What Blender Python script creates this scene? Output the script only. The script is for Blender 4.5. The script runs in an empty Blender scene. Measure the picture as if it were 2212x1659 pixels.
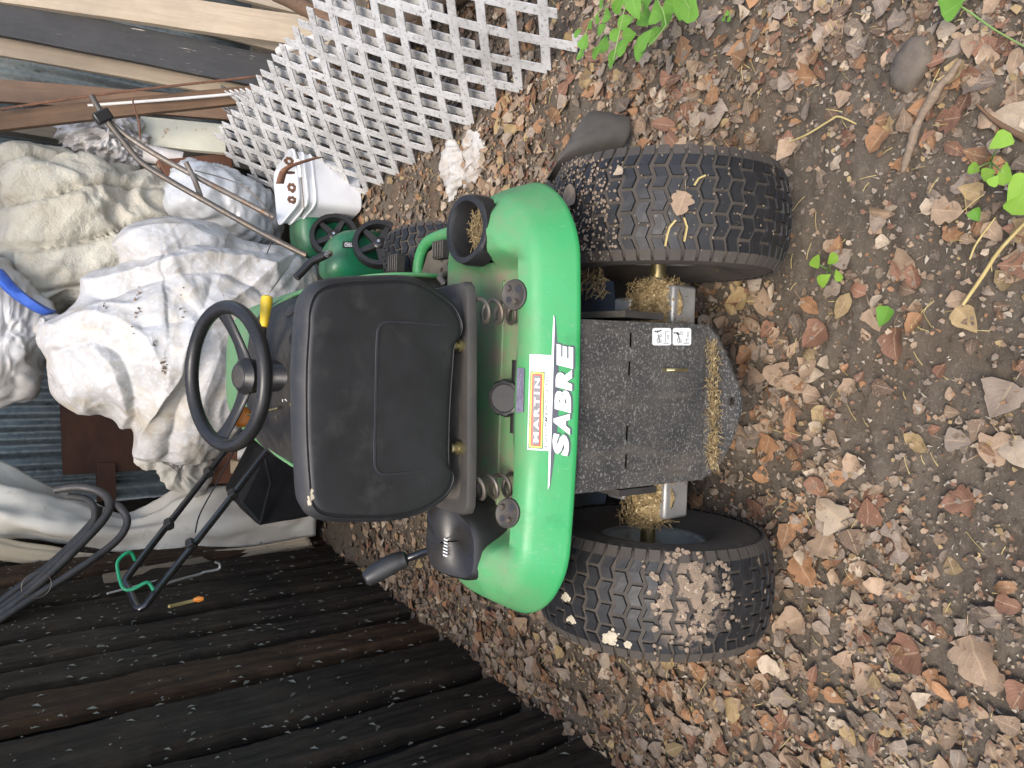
import bpy, bmesh, math, random
import numpy as np
from mathutils import Vector, Matrix

random.seed(7); RNG = np.random.default_rng(7)
sc = bpy.context.scene
COL = sc.collection
R_ = math.radians

# ------------------------------------------------------------------ camera
PITCH = R_(36.0); CAMH = 1.47; FPX = 1661.0          # focal length in pixels of a 2212 px wide picture
cam_d = bpy.data.cameras.new('camera'); cam = bpy.data.objects.new('camera', cam_d); COL.objects.link(cam)
cam_d.sensor_fit = 'HORIZONTAL'; cam_d.sensor_width = 36.0; cam_d.lens = 36.0 * FPX / 2212.0
cam_d.clip_start = 0.02; cam_d.clip_end = 500
_c, _s = math.cos(PITCH), math.sin(PITCH)
FW = Vector((0, _c, -_s)); UPV = Vector((0, _s, _c)); RT = Vector((1, 0, 0))
cam.matrix_world = Matrix(((-UPV.x, RT.x, -FW.x, 0), (-UPV.y, RT.y, -FW.y, 0), (-UPV.z, RT.z, -FW.z, CAMH), (0, 0, 0, 1)))
sc.camera = cam                                       # the phone was held on its side: up is the picture's left

# ------------------------------------------------------------------ sky, sun, exposure
SUN_EL, SUN_AZ = R_(58), R_(200)                      # azimuth from +Y, clockwise
w = bpy.data.worlds.new('World'); sc.world = w; w.use_nodes = True
nt = w.node_tree; nt.nodes.clear()
sky = nt.nodes.new('ShaderNodeTexSky'); sky.sky_type = 'NISHITA'; sky.sun_disc = False
sky.sun_elevation = SUN_EL; sky.sun_rotation = SUN_AZ; sky.air_density = 1.0; sky.dust_density = 3.0; sky.ozone_density = 1.0
bg = nt.nodes.new('ShaderNodeBackground'); bg.inputs['Strength'].default_value = 0.135
out = nt.nodes.new('ShaderNodeOutputWorld')
nt.links.new(sky.outputs[0], bg.inputs[0]); nt.links.new(bg.outputs[0], out.inputs[0])
sl = bpy.data.lights.new('sun', 'SUN'); sl.energy = 1.1; sl.angle = R_(22); sl.color = (1.0, 0.93, 0.84)
so = bpy.data.objects.new('sun', sl); COL.objects.link(so)
sd = Vector((math.sin(SUN_AZ) * math.cos(SUN_EL), math.cos(SUN_AZ) * math.cos(SUN_EL), math.sin(SUN_EL)))
so.rotation_euler = sd.to_track_quat('Z', 'Y').to_euler(); so.location = (0, -2, 6)
sc.view_settings.view_transform = 'Standard'; sc.view_settings.look = 'None'
sc.view_settings.exposure = 1.33; sc.view_settings.gamma = 1.0; sc.view_settings.use_curve_mapping = False
sc.cycles.use_denoising = True; sc.cycles.max_bounces = 8; sc.cycles.diffuse_bounces = 5
sc.cycles.sample_clamp_indirect = 5.0

# ------------------------------------------------------------------ pixels (of a 2212 x 1659 copy of the photo) to places
def ray(x, y):
    return RT * ((829.5 - y) / FPX) + UPV * (-(x - 1106.0) / FPX) + FW
def atz(x, y, z=0.0):
    r = ray(x, y); t = (z - CAMH) / r.z; return Vector((r.x * t, r.y * t, z))
def aty(x, y, Y):
    r = ray(x, y); t = Y / r.y; return Vector((r.x * t, Y, CAMH + r.z * t))
MO = Vector((-0.03, 1.15, 0)); MYAW = R_(-3.0)        # the riding mower: rear axle on the ground, heading
MM = Matrix.Translation(MO) @ Matrix.Rotation(MYAW, 4, 'Z'); MI = MM.inverted()
def Lz(x, y, z): return MI @ atz(x, y, z)
def Ly(x, y, ly):                                     # pixel onto the mower's plane local y = ly
    o = MI @ Vector((0, 0, CAMH)); d = MI.to_3x3() @ ray(x, y); t = (ly - o.y) / d.y; return o + d * t

# ------------------------------------------------------------------ noise
_perm = RNG.permutation(256); _perm = np.concatenate([_perm, _perm, _perm]); _g = RNG.normal(size=(256, 3)); _g /= np.linalg.norm(_g, axis=1)[:, None]
def perlin(P):
    P = np.asarray(P, float); I = np.floor(P).astype(int); f = P - I; I &= 255
    u = f * f * f * (f * (f * 6 - 15) + 10); r = 0
    for dx in (0, 1):
        wx = u[:, 0] if dx else 1 - u[:, 0]
        for dy in (0, 1):
            wy = u[:, 1] if dy else 1 - u[:, 1]
            for dz in (0, 1):
                wz = u[:, 2] if dz else 1 - u[:, 2]
                h = _perm[_perm[_perm[I[:, 0] + dx] + I[:, 1] + dy] + (I[:, 2] + dz)] % 256
                d = _g[h] * (f - np.array([dx, dy, dz]))
                r = r + wx * wy * wz * d.sum(1)
    return r * 1.6
def fbm(P, oct=4, gain=.5):
    P = np.asarray(P, float); a = 1; s = 0
    for k in range(oct): s = s + a * perlin(P * 2 ** k + 17.3 * k); a *= gain
    return s
def ridged(P, oct=3):
    P = np.asarray(P, float); a = 1; s = 0
    for k in range(oct): s = s + a * (1 - 2.2 * np.abs(perlin(P * 2 ** k + 9.1 * k))); a *= .5
    return s

# ------------------------------------------------------------------ materials
def nodes(name):
    m = bpy.data.materials.new(name); m.use_nodes = True; t = m.node_tree; t.nodes.clear()
    o = t.nodes.new('ShaderNodeOutputMaterial'); b = t.nodes.new('ShaderNodeBsdfPrincipled'); t.links.new(b.outputs[0], o.inputs[0])
    return m, t, b
def N(t, kind, **kw):
    n = t.nodes.new(kind)
    for k, v in kw.items():
        if k in n.inputs.keys(): n.inputs[k].default_value = v
        else: setattr(n, k, v)
    return n
def rgba(c): return (c[0], c[1], c[2], 1)
def mixc(t, fac, a, b, mode='MIX'):
    n = t.nodes.new('ShaderNodeMix'); n.data_type = 'RGBA'; n.blend_type = mode
    for sock, v in ((n.inputs[0], fac), (n.inputs[6], a), (n.inputs[7], b)):
        if hasattr(v, 'is_linked') or hasattr(v, 'links'): t.links.new(v, sock)
        elif isinstance(v, (int, float)): sock.default_value = v
        else: sock.default_value = rgba(v)
    return n.outputs[2]
def ramp(t, src, lo, hi):
    n = t.nodes.new('ShaderNodeMapRange'); n.inputs[1].default_value = lo; n.inputs[2].default_value = hi; n.clamp = True
    t.links.new(src, n.inputs[0]); return n.outputs[0]
def coords(t, stretch=(1, 1, 1), kind='Object'):
    tc = t.nodes.new('ShaderNodeTexCoord'); mp = t.nodes.new('ShaderNodeMapping'); mp.inputs[3].default_value = stretch
    t.links.new(tc.outputs[kind], mp.inputs[0]); return mp.outputs[0]
def ntex(t, co, scale, detail=4, rough=.6, dist=0):
    n = N(t, 'ShaderNodeTexNoise', Scale=scale, Detail=detail, Roughness=rough, Distortion=dist); t.links.new(co, n.inputs['Vector']); return n.outputs[0]
def mul(t, a, b, op='MULTIPLY'):
    n = t.nodes.new('ShaderNodeMath'); n.operation = op; n.use_clamp = True
    for i, v in enumerate((a, b)):
        if isinstance(v, (int, float)): n.inputs[i].default_value = v
        else: t.links.new(v, n.inputs[i])
    return n.outputs[0]
def mat(name, c1, c2=None, scale=8, rough=.6, bump=.15, bscale=60, metal=0, stretch=(1, 1, 1), spots=None, dust=None, dust_attr=False, rvar=.1, bdist=.004, coat=0, spec=.5, trans=0, fine=None, scratch=None, facet=None):
    """two-tone procedural surface. spots=(colour, scale, lo, hi); dust=(colour, amount) settles on faces that look up"""
    m, t, b = nodes(name); co = coords(t, stretch); c2 = c2 or tuple(v * .75 for v in c1)
    col = mixc(t, ramp(t, ntex(t, co, scale, 6, .65), .35, .65), c1, c2)
    if fine: col = mixc(t, ramp(t, ntex(t, co, fine[1], 3, .7), fine[2], fine[3]), col, fine[0])
    if spots:
        for sp in (spots if isinstance(spots, list) else [spots]):
            col = mixc(t, ramp(t, ntex(t, co, sp[1], 5, .7, sp[4] if len(sp) > 4 else 0), sp[2], sp[3]), col, sp[0])
    if scratch:
        for st, sc3 in (((9, 1.2, 2.5), 26), ((1.4, 8, 6), 30)): col = mixc(t, mul(t, mul(t, ramp(t, ntex(t, coords(t, st), sc3, 3, .6, .3), .64, .69), ramp(t, ntex(t, co, 6, 3), .42, .62)), scratch[1]), col, scratch[0])
    rg = None
    if dust:
        ge = t.nodes.new('ShaderNodeNewGeometry'); sx = t.nodes.new('ShaderNodeSeparateXYZ'); t.links.new(ge.outputs['Normal'], sx.inputs[0])
        f = mul(t, ramp(t, sx.outputs[2], .1, .95), ramp(t, ntex(t, co, 14, 6, .7), .3, .7)); f = mul(t, f, dust[1])
        if dust_attr:
            at = t.nodes.new('ShaderNodeAttribute'); at.attribute_name = 'dust'
            f = mul(t, f, mul(t, at.outputs['Fac'], ramp(t, ntex(t, co, 22, 6, .75), .2, .62)), 'ADD')
        col = mixc(t, f, col, dust[0]); rg = f
    t.links.new(col, b.inputs['Base Color'])
    rv = mul(t, ramp(t, ntex(t, co, scale * 3, 4, .6), .3, .7), rvar * 2); rr = mul(t, rv, max(rough - rvar, 0.02), 'ADD')
    if rg is not None: rr = mul(t, rr, mul(t, rg, .45), 'ADD')
    t.links.new(rr, b.inputs['Roughness'])
    b.inputs['Metallic'].default_value = metal; b.inputs['Coat Weight'].default_value = coat; b.inputs['Specular IOR Level'].default_value = spec
    if trans: b.inputs['Transmission Weight'].default_value = trans
    if facet:
        v = N(t, 'ShaderNodeTexVoronoi', Scale=facet[0]); wv = t.nodes.new('ShaderNodeVectorMath'); wv.operation = 'ADD'; nv = N(t, 'ShaderNodeTexNoise', Scale=3.0, Detail=2.0); t.links.new(co, nv.inputs['Vector']); t.links.new(co, wv.inputs[0]); t.links.new(nv.outputs['Color'], wv.inputs[1]); t.links.new(wv.outputs[0], v.inputs['Vector'])
        bp = N(t, 'ShaderNodeBump', Strength=facet[1], Distance=facet[2]); t.links.new(v.outputs['Distance'], bp.inputs['Height']); t.links.new(bp.outputs[0], b.inputs['Normal'])
    elif bump:
        bp = N(t, 'ShaderNodeBump', Strength=bump, Distance=bdist); t.links.new(ntex(t, co, bscale, 6, .65), bp.inputs['Height']); t.links.new(bp.outputs[0], b.inputs['Normal'])
    return m

# ------------------------------------------------------------------ meshes and objects
def tag(o, label=None, cat=None, group=None, kind=None):
    if label: o['label'] = label
    if cat: o['category'] = cat
    if group: o['group'] = group
    if kind: o['kind'] = kind
    return o
def empty(name, loc=(0, 0, 0), rz=0, label=None, cat=None, group=None):
    o = bpy.data.objects.new(name, None); COL.objects.link(o); o.location = loc; o.rotation_euler[2] = rz; o.empty_display_size = .1
    return tag(o, label, cat, group)
def link(name, me, parent=None):
    o = bpy.data.objects.new(name, me); COL.objects.link(o)
    if parent: o.parent = parent
    return o
class MB:
    def __init__(s): s.V = []; s.F = []; s.n = 0; s.mi = []
    def add(s, V, F, mi=0):
        V = [tuple(v) for v in V]; s.V += V; s.F += [tuple(i + s.n for i in f) for f in F]; s.mi += [mi] * len(F); s.n += len(V); return s
    def box(s, c, size, rot=None, mi=0):
        a, b, d = [k / 2 for k in size]; P = [Vector((x, y, z)) for x in (-a, a) for y in (-b, b) for z in (-d, d)]
        if rot is not None: P = [rot @ p for p in P]
        return s.add([p + Vector(c) for p in P], [(0, 1, 3, 2), (4, 6, 7, 5), (0, 4, 5, 1), (2, 3, 7, 6), (0, 2, 6, 4), (1, 5, 7, 3)], mi)
    def tube(s, pts, r, n=10, caps=True, mi=0, closed=False):
        pts = [Vector(p) for p in pts]; m = len(pts); rs = r if isinstance(r, (list, tuple)) else [r] * m
        T = []
        for i in range(m):
            a = pts[(i - 1) % m] if closed or i else pts[i]; b = pts[(i + 1) % m] if closed or i < m - 1 else pts[i]; T.append((b - a).normalized())
        u = T[0].orthogonal().normalized(); V = []
        for i in range(m):
            u = (u - T[i] * u.dot(T[i])); u = u.normalized() if u.length > 1e-6 else T[i].orthogonal().normalized(); v = T[i].cross(u)
            V += [pts[i] + (u * math.cos(a) + v * math.sin(a)) * rs[i] for a in (2 * math.pi * k / n for k in range(n))]
        F = []
        for i in range(m if closed else m - 1):
            j = (i + 1) % m
            F += [(i * n + k, i * n + (k + 1) % n, j * n + (k + 1) % n, j * n + k) for k in range(n)]
        if caps and not closed: F += [tuple(range(n))[::-1], tuple((m - 1) * n + k for k in range(n))]
        return s.add(V, F, mi)
    def lathe(s, prof, n=32, M=None, mi=0, closed=False, capped=False):
        """prof: (radius, axial) pairs turned round the axis X; M places it"""
        V = []; m = len(prof)
        for r, a in prof: V += [Vector((a, r * math.cos(t), r * math.sin(t))) for t in (2 * math.pi * k / n for k in range(n))]
        if M is not None: V = [M @ v for v in V]
        F = [(i * n + k, i * n + (k + 1) % n, ((i + 1) % m) * n + (k + 1) % n, ((i + 1) % m) * n + k) for i in range(m if closed else m - 1) for k in range(n)]
        if capped: F += [tuple(range(n))[::-1], tuple((m - 1) * n + k for k in range(n))]
        return s.add(V, F, mi)
    def prism(s, poly, d, mi=0):
        """poly: 3D points; extruded by vector d"""
        n = len(poly); P = [Vector(p) for p in poly]; D = Vector(d)
        return s.add(P + [p + D for p in P], [tuple(range(n))[::-1], tuple(range(n, 2 * n))] + [(i, (i + 1) % n, n + (i + 1) % n, n + i) for i in range(n)], mi)
    def grid(s, P, nu, nv, wrap=False, mi=0):
        F = [(i * nv + j, i * nv + (j + 1) % nv, (i + 1) * nv + (j + 1) % nv, (i + 1) * nv + j) for i in range(nu - 1) for j in range(nv if wrap else nv - 1)]
        return s.add(P, F, mi)
    def mesh(s, name, mats, smooth=40):
        me = bpy.data.meshes.new(name); me.from_pydata(s.V, [], s.F)
        mats = mats if isinstance(mats, (list, tuple)) else [mats]
        for m in mats: me.materials.append(m)
        if len(mats) > 1: me.polygons.foreach_set('material_index', s.mi)
        fix(me)
        if smooth:
            me.shade_smooth(); me.set_sharp_from_angle(angle=R_(smooth))
        return me
    def build(s, name, mats, parent=None, smooth=40, bevel=0, sub=0, label=None, cat=None, group=None, kind=None, seg=2):
        o = link(name, s.mesh(name, mats, smooth), parent)
        if bevel:
            b = o.modifiers.new('bevel', 'BEVEL'); b.width = bevel; b.segments = seg; b.limit_method = 'ANGLE'; b.angle_limit = R_(35)
        if sub: b = o.modifiers.new('sub', 'SUBSURF'); b.levels = b.render_levels = sub
        return tag(o, label, cat, group, kind)
def fix(me):
    bm = bmesh.new(); bm.from_mesh(me); bmesh.ops.recalc_face_normals(bm, faces=bm.faces); bm.to_mesh(me); bm.free(); me.update()
def fattr(me, name, vals):
    a = me.attributes.new(name, 'FLOAT', 'POINT'); a.data.foreach_set('value', np.asarray(vals, np.float32))
def disp(o, fn):
    """moves vertices along their normals by fn(points)"""
    me = o.data; n = len(me.vertices); P = np.empty(n * 3, np.float32); me.vertices.foreach_get('co', P); P = P.reshape(-1, 3)
    Nn = np.empty(n * 3, np.float32); me.vertex_normals.foreach_get('vector', Nn); Nn = Nn.reshape(-1, 3)
    P = P + Nn * np.asarray(fn(P))[:, None]; me.vertices.foreach_set('co', P.astype(np.float32).ravel()); me.update(); return o
def smooth_loop(pts, n, closed=True):
    """Catmull-Rom through points, resampled evenly"""
    P = np.array([tuple(p) for p in pts], float); m = len(P); Q = []
    for i in range(m if closed else m - 1):
        if closed: a, b, c, d = P[(i - 1) % m], P[i], P[(i + 1) % m], P[(i + 2) % m]
        else: a, b, c, d = P[max(i - 1, 0)], P[i], P[i + 1], P[min(i + 2, m - 1)]
        for t in np.linspace(0, 1, 12, endpoint=False):
            Q.append(.5 * (2 * b + (c - a) * t + (2 * a - 5 * b + 4 * c - d) * t * t + (3 * b - a - 3 * c + d) * t ** 3))
    Q.append(P[0] if closed else P[-1]); Q = np.array(Q); L = np.concatenate([[0], np.cumsum(np.linalg.norm(np.diff(Q, axis=0), axis=1))])
    T = np.linspace(0, L[-1], n, endpoint=not closed)
    return np.stack([np.interp(T, L, Q[:, k]) for k in range(Q.shape[1])], 1)
def pillow(loop, front, back, fwd, rings=18, pw=2.0, ex=.5, center=None):
    """closed cushion whose rim is the 3D loop, bulging by front/back along -fwd/+fwd"""
    Lp = np.asarray(loop); n = len(Lp); c = Lp.mean(0) if center is None else np.array(center); f = np.array(fwd); f = f / np.linalg.norm(f); mb = MB(); V = []
    ks = list(np.sin(np.linspace(math.pi / 2, 0.04, rings)))
    ringsets = [(k, -front) for k in ks[::-1]] + [(k, back) for k in ks[1:]]
    for k, d in ringsets:
        V += [tuple(c + (p - c) * k + f * d * max(0, 1 - k ** pw) ** ex) for p in Lp]
    m = len(ringsets); F = [(i * n + j, i * n + (j + 1) % n, (i + 1) * n + (j + 1) % n, (i + 1) * n + j) for i in range(m - 1) for j in range(n)]
    V += [tuple(c - f * front), tuple(c + f * back)]
    F += [(m * n, (j + 1) % n, j) for j in range(n)] + [(m * n + 1, (m - 1) * n + j, (m - 1) * n + (j + 1) % n) for j in range(n)]
    return mb.add(V, F)
def pxloop(pts, n, Y=None):
    return smooth_loop([aty(p[0], p[1], p[2] if len(p) > 2 else Y) for p in pts], n)
def text_mesh(body, bold=0.0, shear=0.0, spacing=1.0):
    """flat lettering as (verts, faces), scaled so that it fills the unit square"""
    cu = bpy.data.curves.new('t', 'FONT'); cu.body = body; cu.offset = bold; cu.shear = shear; cu.space_character = spacing; cu.resolution_u = 3
    o = bpy.data.objects.new('t', cu); COL.objects.link(o); dg = bpy.context.evaluated_depsgraph_get(); me = bpy.data.meshes.new_from_object(o.evaluated_get(dg))
    V = np.array([v.co[:2] for v in me.vertices]); F = [tuple(p.vertices) for p in me.polygons]
    bpy.data.objects.remove(o); bpy.data.curves.remove(cu); bpy.data.meshes.remove(me)
    lo, hi = V.min(0), V.max(0); return (V - lo) / (hi - lo), F
# ------------------------------------------------------------------ material set
DUST = (.27, .22, .155)
M_green = mat('green_plastic', (.026, .285, .082), (.032, .315, .10), 5, .42, .08, 90, scratch=((.13, .33, .17), .55), dust=((.21, .175, .125), .30), dust_attr=True, rvar=.12, spots=[((.09, .30, .13), 34, .64, .70), ((.016, .22, .065), 9, .56, .75), ((.17, .30, .17), 120, .70, .73)])
M_blackp = mat('black_plastic', (.012, .012, .013), (.019, .0185, .018), 10, .34, .06, 120, dust=(DUST, .05), spec=.4)
M_dash = mat('scratched_dash_plastic', (.014, .014, .014), (.026, .025, .023), 12, .5, .12, 90, stretch=(1, 3, 3), spots=[((.085, .072, .055), 26, .60, .75), ((.16, .14, .11), 75, .70, .74)], dust=((.12, .10, .075), .25))
M_dusty = mat('dusty_black_plastic', (.022, .021, .02), (.036, .033, .03), 12, .55, .15, 100, dust=((.17, .14, .10), .35), dust_attr=True)
M_platetop = mat('dust_caked_plastic', (.03, .028, .026), (.05, .046, .04), 12, .6, .15, 100, dust=((.13, .112, .088), .12), dust_attr=True)
M_vinyl = mat('black_vinyl', (.016, .0165, .018), (.024, .025, .027), 9, .5, .12, 420, rvar=.08, bdist=.0015, spots=[((.042, .042, .041), 16, .55, .78), ((.18, .17, .15), 90, .71, .74)], dust=(DUST, .10), dust_attr=True)
M_piping = mat('vinyl_piping', (.02, .02, .022), None, 20, .35, .05)
M_rubber = mat('tyre_rubber', (.011, .0115, .013), (.017, .017, .018), 14, .5, .12, 160, spec=.38, spots=[((.16, .125, .085), 36, .66, .72), ((.30, .25, .18), 110, .72, .74)], rvar=.07)
M_carcass = mat('dirty_tyre_carcass', (.062, .051, .041), (.040, .034, .028), 10, .8, .25, 120, spots=((.10, .08, .055), 40, .6, .7))
M_grip = mat('rubber_grip', (.02, .02, .021), (.03, .03, .03), 20, .45, .1)
M_steelgrey = mat('grey_cast_metal', (.36, .36, .35), (.26, .26, .25), 12, .5, .15, 90, metal=.5, spots=((.16, .13, .09), 18, .58, .7))
M_brass = mat('zinc_yellow_steel', (.36, .31, .16), (.25, .21, .11), 20, .35, .05, metal=.85)
M_chrome = mat('chrome', (.6, .6, .6), (.4, .4, .4), 20, .22, .03, metal=1)
M_rim = mat('grey_wheel_paint', (.27, .29, .285), (.20, .21, .2), 12, .5, .1, spots=((.10, .085, .06), 20, .55, .7))
M_rust = mat('rust', (.16, .07, .035), (.09, .045, .028), 24, .8, .4, 120, spots=((.26, .13, .06), 40, .58, .68))
M_oldtube = mat('rusty_steel_tube', (.15, .115, .085), (.22, .20, .18), 16, .5, .2, 90, metal=.5, spots=((.20, .10, .045), 22, .56, .68))
M_spring = mat('spring_steel', (.10, .095, .09), (.15, .12, .09), 20, .5, .1, metal=.6)
M_yellow = mat('yellow_plastic', (.75, .52, .03), (.68, .46, .03), 12, .38, .05)
M_orange = mat('orange_plastic', (.80, .27, .035), (.7, .22, .03), 12, .4, .05)
M_whited = mat('white_decal', (.78, .79, .78), (.68, .69, .68), 40, .45, 0)
M_greyd = mat('charcoal_decal', (.055, .06, .075), (.07, .075, .09), 40, .45, 0)
M_redd = mat('red_decal', (.62, .07, .05), None, 40, .45, 0)
M_yeld = mat('yellow_decal', (.80, .66, .12), None, 40, .45, 0)
M_dgreend = mat('dark_green_decal', (.03, .16, .07), None, 40, .45, 0)
M_greyp = mat('grey_print', (.34, .34, .34), None, 40, .5, 0)
M_midgrey = mat('grey_panel_print', (.16, .15, .155), (.22, .21, .21), 60, .5, 0)
M_blackpr = mat('black_print', (.03, .03, .035), None, 40, .5, 0)
M_velcro = mat('purple_grey_hook_tape', (.20, .185, .25), (.13, .12, .165), 60, .95, .8, 500)
M_straw = mat('dry_grass_clippings', (.30, .225, .115), (.17, .12, .06), 60, .95, .9, 300, spec=.1, fine=((.52, .42, .24), 130, .55, .65))
M_mud = mat('dried_mud', (.235, .175, .125), (.155, .115, .08), 30, .95, .6, 200, fine=((.36, .28, .2), 120, .55, .65))
M_palemud = mat('pale_dried_clay', (.48, .43, .32), (.38, .33, .24), 40, .95, .5, 200)

def plate_mat():
    m, t, b = nodes('splashed_black_steel'); co = coords(t)
    col = mixc(t, ramp(t, ntex(t, co, 9, 5), .35, .65), (.028, .028, .028), (.066, .062, .056))
    f = mul(t, ramp(t, ntex(t, co, 190, 3, .6), .54, .68), ramp(t, ntex(t, co, 7, 4), .26, .58)); col = mixc(t, f, col, (.23, .22, .20))
    f2 = ramp(t, ntex(t, co, 430, 2, .5), .66, .72); col = mixc(t, mul(t, f2, .8), col, (.5, .49, .46))
    col = mixc(t, mul(t, ramp(t, ntex(t, coords(t, (1, 1, .18)), 26, 5), .56, .75), .4), col, (.17, .14, .10))
    t.links.new(col, b.inputs['Base Color']); b.inputs['Roughness'].default_value = .62
    bp = N(t, 'ShaderNodeBump', Strength=.25, Distance=.002); t.links.new(ntex(t, co, 190, 3), bp.inputs['Height']); t.links.new(bp.outputs[0], b.inputs['Normal']); return m
M_plate = plate_mat()

def wood(name, c1, c2, c3=None, scale=14, stretch=(9, 9, .55), rough=.75, bump=.5, kn=True, streak=None):
    """weathered board, grain along local Z"""
    m, t, b = nodes(name); co = coords(t, stretch)
    g = ntex(t, co, scale * .6, 7, .7, .6); col = mixc(t, ramp(t, g, .3, .68), c1, c2)
    col = mixc(t, mul(t, ramp(t, ntex(t, coords(t), 3.2, 5, .6), .45, .7), .7), col, c3 or tuple(v * .6 for v in c1))
    if streak: col = mixc(t, ramp(t, ntex(t, coords(t, (stretch[0] * 2, stretch[1] * 2, stretch[2] * 1.6)), scale * .5, 4, .8), streak[1], streak[1] + .05), col, streak[0])
    t.links.new(col, b.inputs['Base Color']); b.inputs['Roughness'].default_value = rough; b.inputs['Specular IOR Level'].default_value = .12 if 'slab' in name else .35
    bp = N(t, 'ShaderNodeBump', Strength=bump, Distance=.004); t.links.new(g, bp.inputs['Height']); t.links.new(bp.outputs[0], b.inputs['Normal']); return m
M_slab = wood('blackened_slab_wood', (.050, .041, .032), (.017, .014, .011), (.070, .053, .037), 12, (7, 7, .5), .85, .9, streak=((.14, .075, .035), .66))
M_slabend = wood('split_brown_slab_wood', (.10, .06, .034), (.028, .021, .016), (.015, .013, .011), 14, (7, 7, .5), .8, .7)
M_pale = wood('pale_pine', (.43, .355, .26), (.33, .26, .18), (.27, .22, .165), 11)
M_greywood = wood('grey_weathered_pine', (.34, .28, .205), (.26, .21, .155), (.22, .18, .13), 12)
M_pink = wood('aged_brown_pine', (.27, .175, .115), (.20, .125, .08), (.14, .09, .06), 11)
M_brownw = wood('dark_brown_lumber', (.17, .10, .055), (.10, .06, .035), (.06, .04, .028), 12)
M_paintb = wood('black_painted_board', (.035, .034, .034), (.022, .022, .022), (.05, .048, .046), 13, (6, 6, .4), .6, .3, streak=((.42, .38, .32), .64))
M_rot = wood('rotten_floor_plank', (.15, .105, .065), (.085, .06, .04), (.05, .037, .025), 12)
M_ply = mat('red_brown_plywood', (.15, .062, .032), (.095, .042, .024), 5, .65, .2, 60, stretch=(1, 1, 3), spots=((.035, .018, .013), 5.5, .68, .72))

def corr_mat():
    m, t, b = nodes('galvanised_sheet'); co = coords(t, (1, 1, .35))
    v = N(t, 'ShaderNodeTexVoronoi', Scale=55.0); t.links.new(coords(t), v.inputs['Vector'])
    col = mixc(t, ramp(t, ntex(t, co, 7, 6, .7), .38, .66), (.30, .34, .345), (.13, .165, .165))
    col = mixc(t, mul(t, v.outputs['Color'], .45), col, (.55, .58, .56)); col = mixc(t, ramp(t, ntex(t, co, 18, 5, .7), .58, .7), col, (.08, .11, .10))
    t.links.new(col, b.inputs['Base Color']); b.inputs['Metallic'].default_value = .55; b.inputs['Roughness'].default_value = .42; return m
M_corr = corr_mat()
M_tarp = mat('dirty_white_woven_plastic', (.47, .47, .475), (.40, .38, .35), 3.5, .5, .35, 7, facet=(8.0, .45, .02), bdist=.03, spots=[((.40, .345, .255), 4.5, .50, .74, .5), ((.27, .235, .19), 10, .60, .76, .8), ((.10, .07, .05), 30, .70, .74)], fine=((.54, .55, .58), 60, .5, .7), spec=.35)
M_sack = mat('grey_white_sack', (.50, .50, .50), (.40, .38, .35), 5, .5, .3, 30, bdist=.01, spots=[((.20, .15, .11), 14, .64, .74)])
M_blue = mat('blue_band', (.03, .09, .42), (.05, .14, .52), 20, .55, .4, 120)
M_insul = mat('cream_insulation', (.50, .48, .41), (.42, .385, .31), 6, .95, .55, 24, bdist=.03, spots=[((.34, .27, .17), 7, .62, .8)], spec=.1)
M_bubble = mat('bubble_wrap', (.50, .52, .54), (.40, .41, .42), 8, .28, 0, spots=((.34, .33, .30), 6, .55, .75))
M_paper = mat('crumpled_white_paper', (.60, .58, .57), (.46, .43, .40), 14, .7, .6, 40, bdist=.01, spots=((.20, .13, .09), 12, .62, .7))
M_canvas = mat('grey_canvas', (.56, .55, .50), (.47, .445, .39), 4, .85, .25, 180, spots=[((.27, .23, .17), 7, .6, .78)])
M_canvas2 = mat('beige_canvas', (.46, .39, .28), (.38, .32, .225), 4, .85, .25, 180)
M_hose = mat('dusty_black_hose', (.022, .022, .024), (.045, .042, .04), 16, .55, .15, 90)
M_blackgloss = mat('black_gloss_tube', (.012, .012, .014), (.018, .018, .02), 20, .2, .02, coat=.4)
M_fabric = mat('black_mesh_fabric', (.009, .0095, .01), (.014, .014, .015), 14, .8, .5, 700, bdist=.001, spec=.15, spots=((.12, .12, .12), 120, .75, .77))
M_dgreen = mat('dark_green_paint', (.006, .105, .05), (.012, .145, .065), 8, .38, .06, 80, dust=(DUST, .32), spots=((.05, .06, .035), 12, .58, .75))
M_bungee = mat('green_cord', (.01, .26, .12), None, 30, .5, .1)
M_lattice = mat('white_vinyl', (.57, .565, .55), (.48, .475, .46), 4, .55, .25, 90, stretch=(1, 1, 1), spots=[((.27, .26, .24), 5, .42, .80), ((.13, .125, .115), 85, .53, .68)])
M_pail = mat('white_pail_plastic', (.76, .77, .79), (.70, .71, .73), 6, .38, .05, spots=[((.45, .40, .30), 16, .68, .78)])
M_pailstain = mat('pail_scuff', (.55, .46, .28), None, 30, .8, .3)
M_rag = mat('dirty_white_cloth', (.46, .445, .42), (.36, .32, .27), 12, .8, .4, 60, spots=[((.30, .19, .09), 18, .60, .74)])
M_panel = mat('rust_flecked_cream_panel', (.50, .49, .39), (.44, .42, .33), 6, .45, .1, spots=[((.30, .17, .07), 16, .62, .72)])
M_pvc = mat('off_white_pipe', (.62, .61, .58), (.52, .50, .46), 8, .45, .05)
M_stone = mat('brown_stone', (.145, .115, .085), (.085, .07, .055), 9, .85, .5, 60, spots=((.21, .155, .10), 14, .58, .72))
M_stick = wood('bare_stick', (.27, .20, .135), (.17, .125, .085), (.10, .075, .055), 20)
M_stem = mat('straw_stem', (.45, .36, .15), (.36, .27, .10), 30, .7, 0)
M_lint = mat('grey_lint', (.19, .19, .155), (.14, .135, .11), 40, .95, .4)
M_seed = mat('pale_crumbs', (.42, .37, .30), (.22, .18, .13), 60, .85, 0)

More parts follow.
